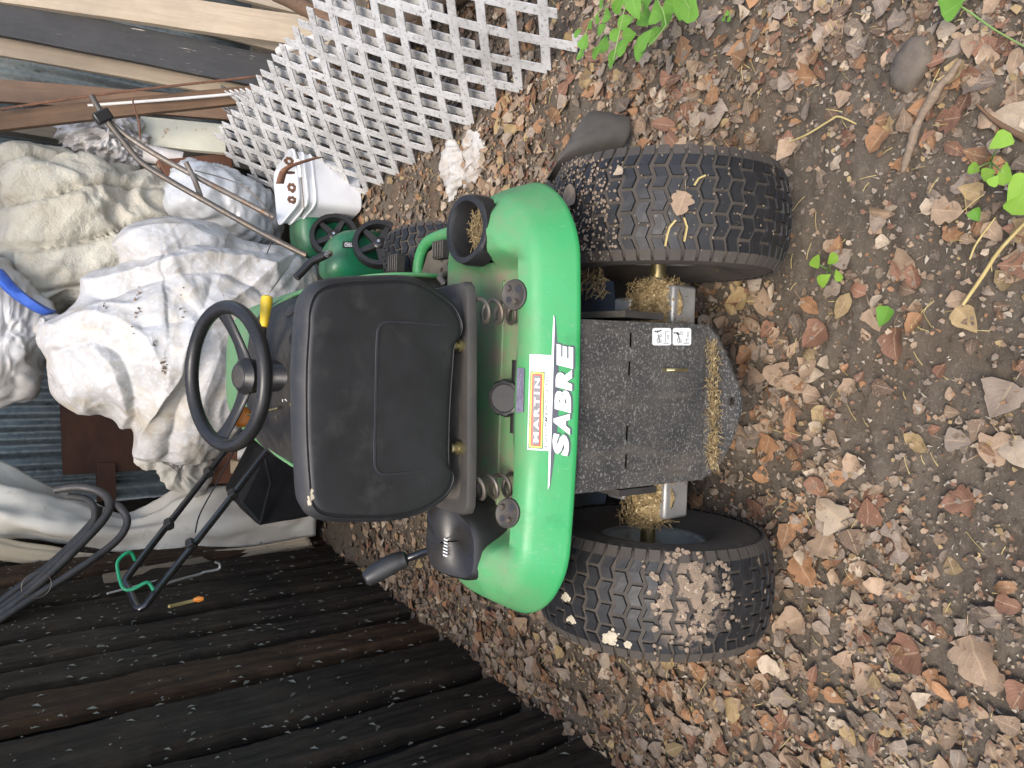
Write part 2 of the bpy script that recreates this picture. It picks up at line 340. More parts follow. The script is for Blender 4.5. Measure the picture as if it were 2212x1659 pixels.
def leafmat(name, green=False):
    m, t, b = nodes(name); at = t.nodes.new('ShaderNodeAttribute'); at.attribute_name = 'Col'
    uv = t.nodes.new('ShaderNodeUVMap'); sx = t.nodes.new('ShaderNodeSeparateXYZ'); t.links.new(uv.outputs[0], sx.inputs[0])
    a = mul(t, sx.outputs[0], .5, 'SUBTRACT'); n = t.nodes.new('ShaderNodeMath'); n.operation = 'SUBTRACT'; t.links.new(sx.outputs[0], n.inputs[0]); n.inputs[1].default_value = .5
    ab = t.nodes.new('ShaderNodeMath'); ab.operation = 'ABSOLUTE'; t.links.new(n.outputs[0], ab.inputs[0])
    rib = ramp(t, ab.outputs[0], .035, .015)
    md = t.nodes.new('ShaderNodeMath'); md.operation = 'MULTIPLY_ADD'; t.links.new(ab.outputs[0], md.inputs[0]); md.inputs[1].default_value = -.9; t.links.new(sx.outputs[1], md.inputs[2])
    sc_ = t.nodes.new('ShaderNodeMath'); sc_.operation = 'MULTIPLY'; t.links.new(md.outputs[0], sc_.inputs[0]); sc_.inputs[1].default_value = 7.0
    fr = t.nodes.new('ShaderNodeMath'); fr.operation = 'FRACT'; t.links.new(sc_.outputs[0], fr.inputs[0]); vein = ramp(t, fr.outputs[0], .16, .06)
    co = coords(t); nz = ntex(t, co, 55, 5, .7); nz2 = ntex(t, co, 210, 3, .7)
    col = at.outputs['Color']
    if green:
        col = mixc(t, mul(t, ramp(t, nz, .35, .7), .35), col, (.20, .36, .04)); col = mixc(t, mul(t, mul(t, rib, vein, 'MAXIMUM'), .35), col, (.30, .50, .14))
    else:
        col = mixc(t, mul(t, ramp(t, nz, .42, .72), .65), col, (.11, .065, .04)); col = mixc(t, mul(t, ramp(t, nz2, .56, .7), .5), col, (.42, .33, .23))
        col = mixc(t, mul(t, mul(t, rib, mul(t, vein, .5), 'MAXIMUM'), .5), col, (.44, .33, .21))
    t.links.new(col, b.inputs['Base Color']); b.inputs['Roughness'].default_value = .55 if green else .72; b.inputs['Specular IOR Level'].default_value = .35
    tr = t.nodes.new('ShaderNodeBsdfTranslucent'); t.links.new(col, tr.inputs[0]); ms = t.nodes.new('ShaderNodeMixShader'); ms.inputs[0].default_value = .3 if green else .12
    o = [k for k in t.nodes if k.type == 'OUTPUT_MATERIAL'][0]; t.links.new(b.outputs[0], ms.inputs[1]); t.links.new(tr.outputs[0], ms.inputs[2]); t.links.new(ms.outputs[0], o.inputs[0])
    bp = N(t, 'ShaderNodeBump', Strength=.5, Distance=.0015); t.links.new(mul(t, vein, nz, 'ADD'), bp.inputs['Height']); t.links.new(bp.outputs[0], b.inputs['Normal'])
    return m
M_leaf = leafmat('dry_leaf'); M_gleaf = leafmat('green_leaf', True)

def soil_mat():
    m, t, b = nodes('dark_soil'); co = coords(t)
    col = mixc(t, ramp(t, ntex(t, co, 5, 7, .7), .36, .66), (.122, .100, .076), (.08, .065, .049))
    col = mixc(t, ramp(t, ntex(t, co, 60, 5, .7), .54, .7), col, (.165, .137, .105)); col = mixc(t, ramp(t, ntex(t, co, 260, 3, .6), .63, .7), col, (.25, .21, .165))
    col = mixc(t, mul(t, ramp(t, ntex(t, co, 2.1, 4, .6), .5, .68), .6), col, (.105, .077, .05))
    t.links.new(col, b.inputs['Base Color']); b.inputs['Roughness'].default_value = .93; b.inputs['Specular IOR Level'].default_value = .2
    bp = N(t, 'ShaderNodeBump', Strength=.8, Distance=.006); t.links.new(ntex(t, co, 120, 7, .75), bp.inputs['Height']); t.links.new(bp.outputs[0], b.inputs['Normal']); return m
M_soil = soil_mat()

# ------------------------------------------------------------------ the ground
def gh(x, y):
    x = np.atleast_1d(np.asarray(x, float)); y = np.atleast_1d(np.asarray(y, float)); P = np.stack([x, y, np.full_like(x, .37)], 1)
    return -.012 + .016 * fbm(P * 2.2, 3) + .006 * np.clip(fbm(P * 16, 3), -.6, 1.2)
def ghc(x, y):
    P = np.stack([x, y, np.full_like(x, 1.7)], 1); c = np.clip(perlin(P * 38) * 1.4 - .1, 0, 1); d = np.clip(perlin(P * 75 + 5) * 1.3, 0, 1)
    return gh(x, y) + .011 * c + .007 * d
xs = np.unique(np.concatenate([-np.geomspace(1.7, 120, 14), np.arange(-1.7, 2.4, .0135), np.geomspace(2.4, 120, 14)]))
ys = np.unique(np.concatenate([-np.geomspace(.5, 120, 12), np.arange(-.5, .4, .08), np.arange(.4, 2.3, .0095), np.arange(2.3, 4.9, .022), np.geomspace(4.9, 140, 14)]))
X, Yg = np.meshgrid(xs, ys, indexing='ij'); far = (np.abs(X) > 3) | (Yg > 6) | (Yg < -1)
Zg = np.where(far.ravel(), -.012, ghc(X.ravel(), Yg.ravel()))
gm = MB(); gm.grid(np.stack([X.ravel(), Yg.ravel(), Zg], 1), len(xs), len(ys)); tag(gm.build('ground', M_soil, smooth=0), kind='structure').data.shade_smooth()

# ------------------------------------------------------------------ the shed: slab wall, sheet-metal back wall, and a roof added for shade
WA, WB = Vector((-1.04, 1.50, 0)), Vector((-.735, 3.71, 0)); WD = (WB - WA).normalized(); WN = Vector((WD.y, -WD.x, 0))
def slab_mesh(wd, h, th, seed, split):
    """upright slab: half-round bark-off log face, base at the origin, across = x, out = -y"""
    nu, nv = 21, 170; rs = np.random.default_rng(seed); off = rs.random(3) * 40; V = []
    for j in range(nv):
        z = h * j / (nv - 1)
        for i in range(nu):
            s = -1 + 2 * i / (nu - 1); x = s * wd / 2
            o = th * (1 - abs(s) ** 26) ** .5
            V.append((x, -o, z))
    V = np.array(V); q = V * np.array([14, 9, 1.5]) + off; V[:, 1] += .006 * fbm(q * np.array([1.3, 1, 2.2]), 6, .7) - .004 * np.maximum(ridged(q * np.array([1.6, 1.2, .8])), .3)
    V[:, 0] += .005 * perlin(V * np.array([0, 0, 2.5]) + off + .3) + .003 * fbm(V * np.array([3, 0, 14]) + off, 4, .7)
    mb = MB(); n = len(V); mb.grid(V, nv, nu)
    B = V.copy(); B[:, 1] = .02; mb.add(B, [tuple(reversed(f)) for f in [(i * nu + j, i * nu + j + 1, (i + 1) * nu + j + 1, (i + 1) * nu + j) for i in range(nv - 1) for j in range(nu - 1)]])
    rim = [(0 * nu + j, 0 * nu + j + 1) for j in range(nu - 1)] + [((nv - 1) * nu + j + 1, (nv - 1) * nu + j) for j in range(nu - 1)] + [((i + 1) * nu, i * nu) for i in range(nv - 1)] + [(i * nu + nu - 1, (i + 1) * nu + nu - 1) for i in range(nv - 1)]
    mb.F += [(b, a, a + n, b + n) for a, b in rim]; mb.mi += [0] * len(rim)
    return mb.mesh('slab', [M_slabend if seed % 5 == 2 else M_slab], 60)
wall = empty('slab_wall', WA, 0, 'wall of dark upright log slabs beside the green riding mower', 'wall')
s = -.75; k = 0; ang = math.atan2(WD.y, WD.x)
while s < 3.1:
    wd = random.choice((.13, .16, .19, .23)) * random.uniform(.92, 1.08); o = link('slab', slab_mesh(wd, 2.1 + random.uniform(-.03, .03), random.choice((.020, .024, .028)), 100 + k, 0), wall)
    o.location = WD * (s + wd / 2) + WN * -.048 + Vector((0, 0, -.03)); o.rotation_euler = (R_(random.uniform(-.3, .3)), R_(random.uniform(-.6, .6)), ang)
    s += wd + random.choice((.055, .07, .085)); k += 1
# splintered brown ends and pale lint that cling to the slabs
for px, L_, wd in ():
    r = ray(*px); t = ((WA - Vector((0, 0, CAMH))).dot(WN) + .055) / r.dot(WN); P = Vector((0, 0, CAMH)) + r * t - WA
    pts = [P + Vector((0, 0, -L_ / 2 + L_ * q)) + WN * .008 * math.sin(q * 9) + WD * .012 * math.sin(q * 5 + wd * 90) for q in np.linspace(0, 1, 9)]
    mb = MB(); mb.tube(pts, [wd * .5 * (.25 + .75 * math.sin(math.pi * (.08 + .84 * q))) for q in np.linspace(0, 1, 9)], 6); mb.build('splinter', M_slabend, wall)
MB().prism([WD * -.9 + WN * -.095, WD * 3.2 + WN * -.095, WD * 3.2 + WN * -.095 + Vector((0, 0, 2.1)), WD * -.9 + WN * -.095 + Vector((0, 0, 2.1))], WN * .02).build('gap_shade_sheet', mat('gap_shade_sheet', (.01, .01, .01), (.006, .006, .006), 10, .9, .2), wall)  # added black sheet; its colour stands in for the shade between slabs
lint = MB()
for i in range(1300):
    s = random.uniform(.1, 2.6); z = random.uniform(.02, 1.5); P = WD * s + WN * random.uniform(-.035, -.008) + Vector((0, 0, z)); L_ = .003 + .013 * random.random() ** 2.5
    a = random.uniform(-.9, .9); d = Vector((0, 0, 1)) * math.cos(a) + WD * math.sin(a); e = d.cross(WN) * L_ * random.uniform(.2, .5)
    lint.add([P - d * L_, P + e + WN * .004, P + d * L_, P - e + WN * .002], [(0, 1, 2, 3)])
lint.build('lint', M_lint, wall, smooth=0, kind='stuff')

def sheet(parent, x0, x1, y, z0, z1, mt=M_corr, pitch=.068, amp=.009):
    """corrugated sheet standing in the plane y, ribs upright"""
    n = int((x1 - x0) / pitch * 8); mb = MB(); V = []
    for z in np.linspace(z0, z1, 6):
        V += [(x, y + amp * math.sin(2 * math.pi * x / pitch) + .006 * math.sin(x * 3 + z * 2), z) for x in np.linspace(x0, x1, n)]
    mb.grid(V, 6, n); o = mb.build('corrugated_sheet', mt, parent); sm = o.modifiers.new('s', 'SOLIDIFY'); sm.thickness = .0015; return o
bw = empty('metal_back_wall', (0, 4.75, 0), 0, 'back wall of galvanised corrugated sheets behind the stored things', 'wall')
for i, x in enumerate((-1.25, -.42, .41, 1.24, 2.07)): sheet(bw, x, x + .86, .0 + .012 * (i % 2), 0, 2.0)
for z in (.55, 1.35): MB().box((.8, .055, z), (4.2, .05, .09)).build('rail', M_greywood, bw, bevel=.003)
rf = empty('shade_roof', (0, 0, 0), 0, 'unseen sheet metal roof added to shade the back of the shed', 'roof')  # out of view; added and sized for the shade it casts
for i in range(3):
    x0 = -1.30 + i * .86; mb = MB(); V = []; n = 90
    for y in np.linspace(3.55, 4.95, 5): V += [(x, y, 2.28 - .08 * (y - 2.15) + .012 * (i % 2) + .009 * math.sin(2 * math.pi * x / .068)) for x in np.linspace(x0, x0 + .9, n)]
    mb.grid(V, 5, n); mb.build('roof_sheet', M_corr, rf)
for y in (3.62, 4.7): MB().box((.0, y, 2.215 - .08 * (y - 2.15)), (2.66, .09, .09)).build('rafter', M_greywood, rf, bevel=.003)
for x, y in ((1.32, 4.66),): MB().box((x, y, 1.0), (.1, .1, 2.0)).build('post', M_greywood, rf, bevel=.004)
# ================================================================== the green riding mower
mow = empty('riding_mower', MO, MYAW, 'green riding mower with a black seat, seen from its wide rear fender', 'riding mower')

# ---- fender: rings of a rounded rectangle, the same rolled edge all round
FHW, FY0, FY1, FR = .405, -.145, .225, .15
PROF = [(.008, .593), (.002, .595), (0, .599), (.003, .606), (.016, .632), (.029, .656), (.037, .667), (.046, .6725), (.07, .679), (.095, .686)]
def bow(x, y): return .013 * min((x / .30) ** 2, 1.2) * sst(.10, -.08, y)
def ring(d, n=160):
    hw, hl = FHW - d, (FY1 - FY0) / 2 - d; r = max(FR - d * .9, .012); r = min(r, hl - .002, hw - .002); cy = (FY0 + FY1) / 2; P = []
    for i in range(n):
        # evenly over the perimeter, starting at the middle of the rear edge
        Lx, Lyy, La = 2 * (hw - r), 2 * (hl - r), math.pi / 2 * r; per = 2 * Lx + 2 * Lyy + 4 * La
        Lx0, Ly0, La0 = 2 * (FHW - FR), (FY1 - FY0) - 2 * FR, math.pi / 2 * FR; per0 = 2 * Lx0 + 2 * Ly0 + 4 * La0; q = (i / n) * per0
        segs = [(Lx0 / 2, 'b'), (La0, 'c1'), (Ly0, 'r'), (La0, 'c2'), (Lx0, 't'), (La0, 'c3'), (Ly0, 'l'), (La0, 'c4'), (Lx0 / 2, 'b2')]
        for L_, k in segs:
            if q <= L_ + 1e-9: f = q / L_; break
            q -= L_
        ax, ay = hw - r, hl - r
        def arc(cx, cyy, a0): a = a0 + f * math.pi / 2; return (cx + r * math.cos(a), cyy + r * math.sin(a))
        x, y = {'b': lambda: (f * ax, -hl), 'c1': lambda: arc(ax, -ay, -math.pi / 2), 'r': lambda: (hw, -ay + f * 2 * ay), 'c2': lambda: arc(ax, ay, 0), 't': lambda: (ax - f * 2 * ax, hl),
                'c3': lambda: arc(-ax, ay, math.pi / 2), 'l': lambda: (-hw, ay - f * 2 * ay), 'c4': lambda: arc(-ax, -ay, math.pi), 'b2': lambda: (-ax + f * ax, -hl)}[k]()
        P.append((x, y + cy + bow(x, y + cy)))
    return P
def sst(a, b, x): t = min(1, max(0, (x - a) / (b - a))); return t * t * (3 - 2 * t)
def ftop(x, y):
    """extra height of the fender's top: sunken deck under the seat, humps over the wheels"""
    inner = sst(.275, .235, abs(x)); z = -.058 * inner * sst(-.056, -.040, y)
    z += .020 * sst(.25, .33, abs(x)) * sst(-.10, .02, y)
    z -= .085 * sst(1.0, .86, math.hypot((x - .312) / .056, (y - .058) / .049)); return z
mb = MB(); V = []; NR = 160; dust = []
INS = [.103, .111, .119, .127, .135, .143, .151, .159, .166, .173, .179, .184]
ds = [p[0] for p in PROF] + INS
zs = [p[1] for p in PROF] + [.688] * len(INS)
for d, z in zip(ds, zs):
    for x, y in ring(d, NR):
        zz = z + (ftop(x, y) * sst(.04, .09, d) if d > .03 else 0)
        V.append((x, y, zz)); dust.append(.58 * sst(.27, .22, abs(x)) * sst(-.075, -.045, y) * (.45 + .55 * sst(.03, .09, abs(x))) + .30 * sst(-.12, -.06, y))
nrg = len(ds); mb.grid(V, nrg, NR, wrap=True)
last = [(nrg - 1) * NR + i for i in range(NR)]; half = NR // 2
mb.F += [(last[i], last[i + 1], last[NR - 1 - i - 0 if i else 0] if False else last[(NR - i - 1) % NR], last[(NR - i) % NR]) for i in range(half)]; mb.mi += [0] * half
fender = mb.build('fender', M_green, mow, smooth=70); fattr(fender.data, 'dust', dust)
sm = fender.modifiers.new('shell', 'SOLIDIFY'); sm.thickness = .004; sm.offset = -1

# ---- marks on the rear band: a pixel is carried onto the band's own profile
def onband(x, y, lift=.0008):
    p = onband0(x, y, lift, 0)
    for _ in range(2): p = onband0(x, y, lift, bow(p.x, FY0))
    return p
def onband0(x, y, lift, sh):
    o = MI @ Vector((0, -sh, 0)) * 0 + MI @ Vector((0, 0, CAMH)); d = MI.to_3x3() @ ray(x, y); best = None; FY0 = globals()['FY0'] + sh
    for (d0, z0), (d1, z1) in zip(PROF[1:-1], PROF[2:]):
        a = Vector((FY0 + d0, z0)); b = Vector((FY0 + d1, z1)); e = b - a; nrm = Vector((-e.y, e.x)).normalized()
        den = d.y * nrm.x + d.z * nrm.y
        if abs(den) < 1e-9: continue
        t = ((a.x - o.y) * nrm.x + (a.y - o.z) * nrm.y) / den; p = o + d * t; q = (Vector((p.y, p.z)) - a).dot(e) / e.length_squared
        if -.02 <= q <= 1.02: best = Vector((p.x, p.y + nrm.x * lift, p.z + nrm.y * lift)); break
    if best is None: p0 = o + d * ((FY0 - o.y) / d.y); best = Vector((p0.x, FY0 - lift, p0.z))
    return best
def quadpx(q, u, v):
    """u along the reading direction, v up, in the pixel quad (bottom-left, bottom-right, top-right, top-left)"""
    (ax, ay), (bx, by), (cx, cy), (dx, dy) = q
    return ((ax * (1 - u) + bx * u) * (1 - v) + (dx * (1 - u) + cx * u) * v, (ay * (1 - u) + by * u) * (1 - v) + (dy * (1 - u) + cy * u) * v)
def decal_quad(q, name, m, parent, lift, nu=14, nv=16, place=onband):
    mb = MB(); mb.grid([place(*quadpx(q, i / (nu - 1), j / (nv - 1)), lift) for i in range(nu) for j in range(nv)], nu, nv); return mb.build(name, m, parent)
def decal_text(body, q, name, m, parent, lift, place=onband, slant=0, **kw):
    V, F = text_mesh(body, **kw); mb = MB(); mb.add([place(*quadpx(q, u + slant * v, v), lift) for u, v in V], F); return mb.build(name, m, parent, smooth=0)
def decal_poly(pts, name, m, parent, lift, place=onband):
    mb = MB(); mb.add([place(p[0], p[1], lift) for p in pts], [tuple(range(len(pts)))]); return mb.build(name, m, parent, smooth=0)
# swoosh: a white edge over a charcoal blade
def strip(top, bot, name, m, lift):
    mb = MB(); n = 24; A = smooth_loop([(*p, 0) for p in top], n, False); B = smooth_loop([(*p, 0) for p in bot], n, False); V = []
    for a, b in zip(A, B): V += [onband(a[0] + (b[0] - a[0]) * t, a[1] + (b[1] - a[1]) * t, lift) for t in (0, .33, .66, 1)]
    mb.grid(V, n, 4); return mb.build(name, m, fender)
def blade(w0, name, m, lift, pw, sh=0.0):
    n = 40; mb = MB(); V = []; A = smooth_loop([(1186, 1058, 0), (1188, 970, 0), (1191, 870, 0), (1194, 770, 0), (1198, 680, 0)], n, False)
    for i, a in enumerate(A):
        wd = w0 * max(math.sin(math.pi * i / (n - 1)), 0) ** pw; V += [onband(a[0] + sh + wd * t, a[1], lift) for t in (0, .33, .66, 1)]
    mb.grid(V, n, 4); return mb.build(name, m, fender)
blade(15, 'decal_blade', M_greyd, .0009, .9, 1); blade(5, 'decal_edge', M_whited, .0022, .15, -3)
LET = [('S', (966, 984), (1226.5, 1191)), ('A', (919, 963), (1229, 1193)), ('B', (866, 911), (1230.5, 1195)), ('R', (812, 862), (1233, 1197)), ('E', (748, 800), (1236.5, 1199))]
def letter_quads(off, grow):
    for i, ch in enumerate('SABRE'):
        y0 = 987 - i * 47.5; y1 = y0 - 46.0; b = 1228 + i * 2.3; t = 1193 + i * 2.2; sl = 9
        y0 += 0; yield ch, [(b + off[0] + grow, y0 + off[1] + grow), (b + off[0] + grow, y1 + off[1] - grow), (t + off[0] - grow, y1 - sl + off[1] - grow), (t + off[0] - grow, y0 - sl + off[1] + grow)]
for ch, q in letter_quads((3, -1.5), 1.6): decal_text(ch, q, 'letter_shadow', M_greyd, fender, .0017, bold=.075)
for ch, q in letter_quads((0, 0), 0): decal_text(ch, q, 'letter', M_whited, fender, .0025, bold=.066)
# dealer sticker
SQ = [(1185, 974), (1190, 767), (1145, 765), (1139.5, 971)]
def sub(q, u0, v0, u1, v1): return [quadpx(q, u0, v0), quadpx(q, u1, v0), quadpx(q, u1, v1), quadpx(q, u0, v1)]
stk = decal_quad(SQ, 'dealer_sticker', M_whited, fender, .0016)
for i, (bx, m) in enumerate((((.017, .28, .822, .95), M_dgreend), ((.027, .325, .812, .905), M_yeld), ((.044, .40, .797, .84), M_redd), ((.057, .47, .78, .775), M_midgrey))):
    decal_quad(sub(SQ, *bx), 'sticker_band', m, fender, .0019 + i * .0004)
decal_text('MARTIN', sub(SQ, .085, .50, .752, .745), 'sticker_name', M_whited, fender, .0039, bold=.03, spacing=1.35)
decal_text('EQUIPMENT  LTD.', sub(SQ, .03, .08, .80, .225), 'sticker_line', M_blackpr, fender, .0022, shear=.3, bold=.01, spacing=1.6)
for i, s_ in enumerate(('WEST EDMONTON', '17303-110 Avenue', 'Ph. 483-2710', 'SOUTH EDMONTON', '6021-99 Street', 'Ph. 438-2484', 'WAINWRIGHT', 'Ph. 842-7777')):
    v = .90 - i * .085 - (.05 if i > 2 else 0) - (.05 if i > 5 else 0); decal_text(s_, sub(SQ, .84, v, .975, v + .05), 'sticker_address', M_greyp, fender, .0021)
# hook tape strip
mb = MB(); tp = [(1116, 892), (1133, 890), (1135, 796), (1120, 794)]
mb.grid([onband(*quadpx(tp, i / 15, j / 4), .0025 + .0012 * random.random()) for i in range(16) for j in range(5)], 16, 5); mb.build('hook_tape', M_velcro, fender)

# ---- round plugs with bolts in the rear band
def band_frame(x, y):
    p = onband(x, y, 0); a = onband(x + 6, y, 0) - p; a.normalize(); side = Vector((1, 0, 0)); n = side.cross(-a); n.normalize(); return p, side, -a, n
for px, py in ((1110, 637), (1096, 1108)):
    p, sx_, up, n = band_frame(px + 2, py); M = Matrix((( n.x, sx_.x, up.x, p.x), (n.y, sx_.y, up.y, p.y), (n.z, sx_.z, up.z, p.z), (0, 0, 0, 1)))
    mb = MB(); mb.lathe([(.001, .003), (.021, .003), (.0245, .005), (.0265, .004), (.0275, .0)], 28, M); pl = mb.build('fender_plug', M_dusty, fender)
    for a, b, r in ((.011, .010, .006), (-.012, -.007, .005)): mb = MB(); mb.lathe([(.0005, .010), (r * .8, .010), (r, .008), (r, .002)], 6, M @ Matrix.Translation((0, a, b))); mb.build('bolt', M_spring, fender)
    for a, b, r in ((.010, -.010, .007), (-.009, .010, .006)): mb = MB(); mb.lathe([(.0005, .0035), (r, .0035)], 16, M @ Matrix.Translation((0, a, b))); mb.build('hole', M_blackpr, fender, smooth=0)
# ---- fuel cap in the sunken deck
cp = Vector((.007, -.030, .664)); M = Matrix.Translation(cp) @ Matrix.Rotation(R_(-90 + 18), 4, 'Y') @ Matrix.Rotation(R_(0), 4, 'X')
M = Matrix.Translation(cp) @ Matrix.Rotation(R_(30), 4, 'X') @ Matrix.Rotation(R_(-90), 4, 'Y')
mb = MB(); n = 40; V = []
for r, a in ((.028, -.02), (.034, -.012), (.0345, .014), (.031, .020), (.026, .021), (.024, .019), (.001, .019)):
    V += [M @ Vector((a, r * (1 - (.05 if r > .03 and k % 4 < 2 else 0)) * math.cos(2 * math.pi * k / n), r * (1 - (.05 if r > .03 and k % 4 < 2 else 0)) * math.sin(2 * math.pi * k / n))) for k in range(n)]
mb.grid(V, 7, n, wrap=True); mb.build('fuel_cap', M_blackp, mow)
mb = MB(); mb.tube([(-.055, -.048, .655), (.075, -.048, .655)], [.014, .014], 12); mb.build('filler_neck', M_blackp, mow)
# ---- cup holder and lift-lever panel
c0 = Vector((.312, .058, .700)); loop = [c0 + Vector((.053 * math.cos(a) * (1 + .08 * math.sin(a)), .046 * math.sin(a), 0)) for a in np.linspace(0, 2 * math.pi, 40, endpoint=False)]
mb = MB(); V = []
for sc_, dz in ((1.24, -.03), (1.24, .000), (1.16, .010), (.98, .010), (.90, .002), (.86, -.014), (.82, -.028), (.02, -.030)): V += [c0 + (p - c0) * sc_ + Vector((0, 0, dz + .008 * (p.y - c0.y) / .046 * (dz > 0))) for p in loop]
mb.grid(V, 8, 40, wrap=True); cup = mb.build('cup_holder', M_blackp, mow)
mb = MB()
for i in range(200):
    a, r = random.uniform(0, 6.28), (.036) * random.random() ** .5; p = c0 + Vector((r * math.cos(a), r * .8 * math.sin(a), -.027 + random.random() * .010)); d = Vector((random.uniform(-1, 1), random.uniform(-1, 1), random.uniform(-.2, .4))).normalized() * random.uniform(.006, .018)
    mb.tube([p - d, p + d], .0008, 3)
mb.build('debris', M_straw, cup, kind='stuff')
loop = smooth_loop([tuple(Lz(x, y, .715)) for x, y in ((952, 1092), (975, 1080), (1000, 1110), (1016, 1150), (1019, 1200), (1012, 1252), (985, 1248), (957, 1225), (948, 1180), (950, 1130))], 48)
mb = MB(); V = []; c = loop.mean(0)
for sc_, dz in ((1.02, -.075), (1.02, -.012), (1.0, .004), (.92, .012), (.6, .013), (.02, .011)): V += [tuple(c + (p - c) * np.array([sc_, sc_, 1]) + np.array([0, 0, dz + .02 * (p[1] - c[1]) / .06])) for p in loop]
mb.grid(V, 6, 48, wrap=True); lp = mb.build('lever_panel', M_blackp, mow)
mb = MB(); q0 = Lz(960, 1185, .735)
for k in range(6): mb.box(q0 + Vector((-.012 + k * .006, -.004, .0005)), (.0028, .014, .001))
mb.build('height_marks', M_whited, lp)
# ---- lift lever
b0 = Lz(962, 1180, .70); b1 = Ly(918, 1192, .17); b2 = Ly(880, 1206, .20); b3 = Ly(832, 1226, .22); b4 = Ly(788, 1252, .235)
mb = MB(); mb.tube([b0, b1, b2, b3], .0075, 10); mb.build('lift_lever', M_blackgloss, mow)
pts = smooth_loop([tuple(b2), tuple(b2 + (b3 - b2) * .5 + Vector((.002, 0, 0))), tuple(b3), tuple(b4)], 26, False)
mb = MB(); mb.tube([tuple(p) for p in pts], [(.0155 + .0045 * math.sin(math.pi * i / 25) + (.0004 if i % 2 and 4 < i < 24 else 0)) * (.72 if i in (0, 25) else 1) for i in range(26)], 14); mb.build('lever_grip', M_grip, mow)

# ---- rear plate with slots, folded out into a hitch tongue
PY = -.125
def pl(x, y): p = Ly(x, y, PY); return (p.x, p.z)
def holed(outer, holes, place, th):
    bm = bmesh.new()
    for loop in [outer] + holes:
        vs = [bm.verts.new((p[0], p[1], 0)) for p in loop]
        for i in range(len(vs)): bm.edges.new((vs[i], vs[(i + 1) % len(vs)]))
    bmesh.ops.triangle_fill(bm, use_beauty=True, use_dissolve=False, edges=bm.edges[:])
    me = bpy.data.meshes.new('t'); bm.to_mesh(me); bm.free(); mb = MB(); mb.add([place(v.co.x, v.co.y) for v in me.vertices], [tuple(p.vertices) for p in me.polygons]); return mb
xr, zr = pl(1300, 693); xl, _ = pl(1300, 1060); zb = pl(1522, 868)[1]; xl2, xr2 = pl(1500, 1037)[0], pl(1500, 700)[0]
outer = [(xl, .607), (xl2, zb), (xr2, zb), (xr, .607)]
slots = []
for sx_, sy_ in ((1362, 734), (1359, 796), (1354, 935), (1352, 996)):
    cx, cz = pl(sx_, sy_); slots.append([(cx + 0.0105 * (1 if k < 5 else -1) + .0045 * math.cos(-math.pi / 2 + k * math.pi / 4 if k < 5 else math.pi / 2 + (k - 5) * math.pi / 4), cz + .0045 * math.sin(-math.pi / 2 + k * math.pi / 4 if k < 5 else math.pi / 2 + (k - 5) * math.pi / 4)) for k in range(10)])
mb = holed(outer, slots, lambda a, b: (a, PY, b), .004); rp = mb.build('rear_plate', M_plate, mow, smooth=0)
sm = rp.modifiers.new('s', 'SOLIDIFY'); sm.thickness = .005; sm.offset = 0
def tz(x, y): p = Lz(x, y, zb + .002); return (p.x, p.y)
tong = [(xl2, PY), tz(1545, 1013), tz(1578, 955), tz(1597, 895), tz(1600, 868), tz(1597, 845), tz(1562, 755), tz(1545, 722), (xr2, PY)]
hc = tz(1580, 868); mb = holed(tong, [[(hc[0] + .0085 * math.cos(a), hc[1] + .0085 * math.sin(a)) for a in np.linspace(0, 2 * math.pi, 16, endpoint=False)]], lambda a, b: (a, b, zb + .002), .004)
tg = mb.build('hitch_tongue', M_plate, mow, smooth=0); sm = tg.modifiers.new('s', 'SOLIDIFY'); sm.thickness = .006
mb = MB(); hp = Ly(1432, 798, PY); mb.tube([hp, hp + Vector((0, -.014, .002)), hp + Vector((0, -.022, -.006)), hp + Vector((0, -.022, -.042))], .0035, 8); mb.build('hitch_pin', M_brass, mow)
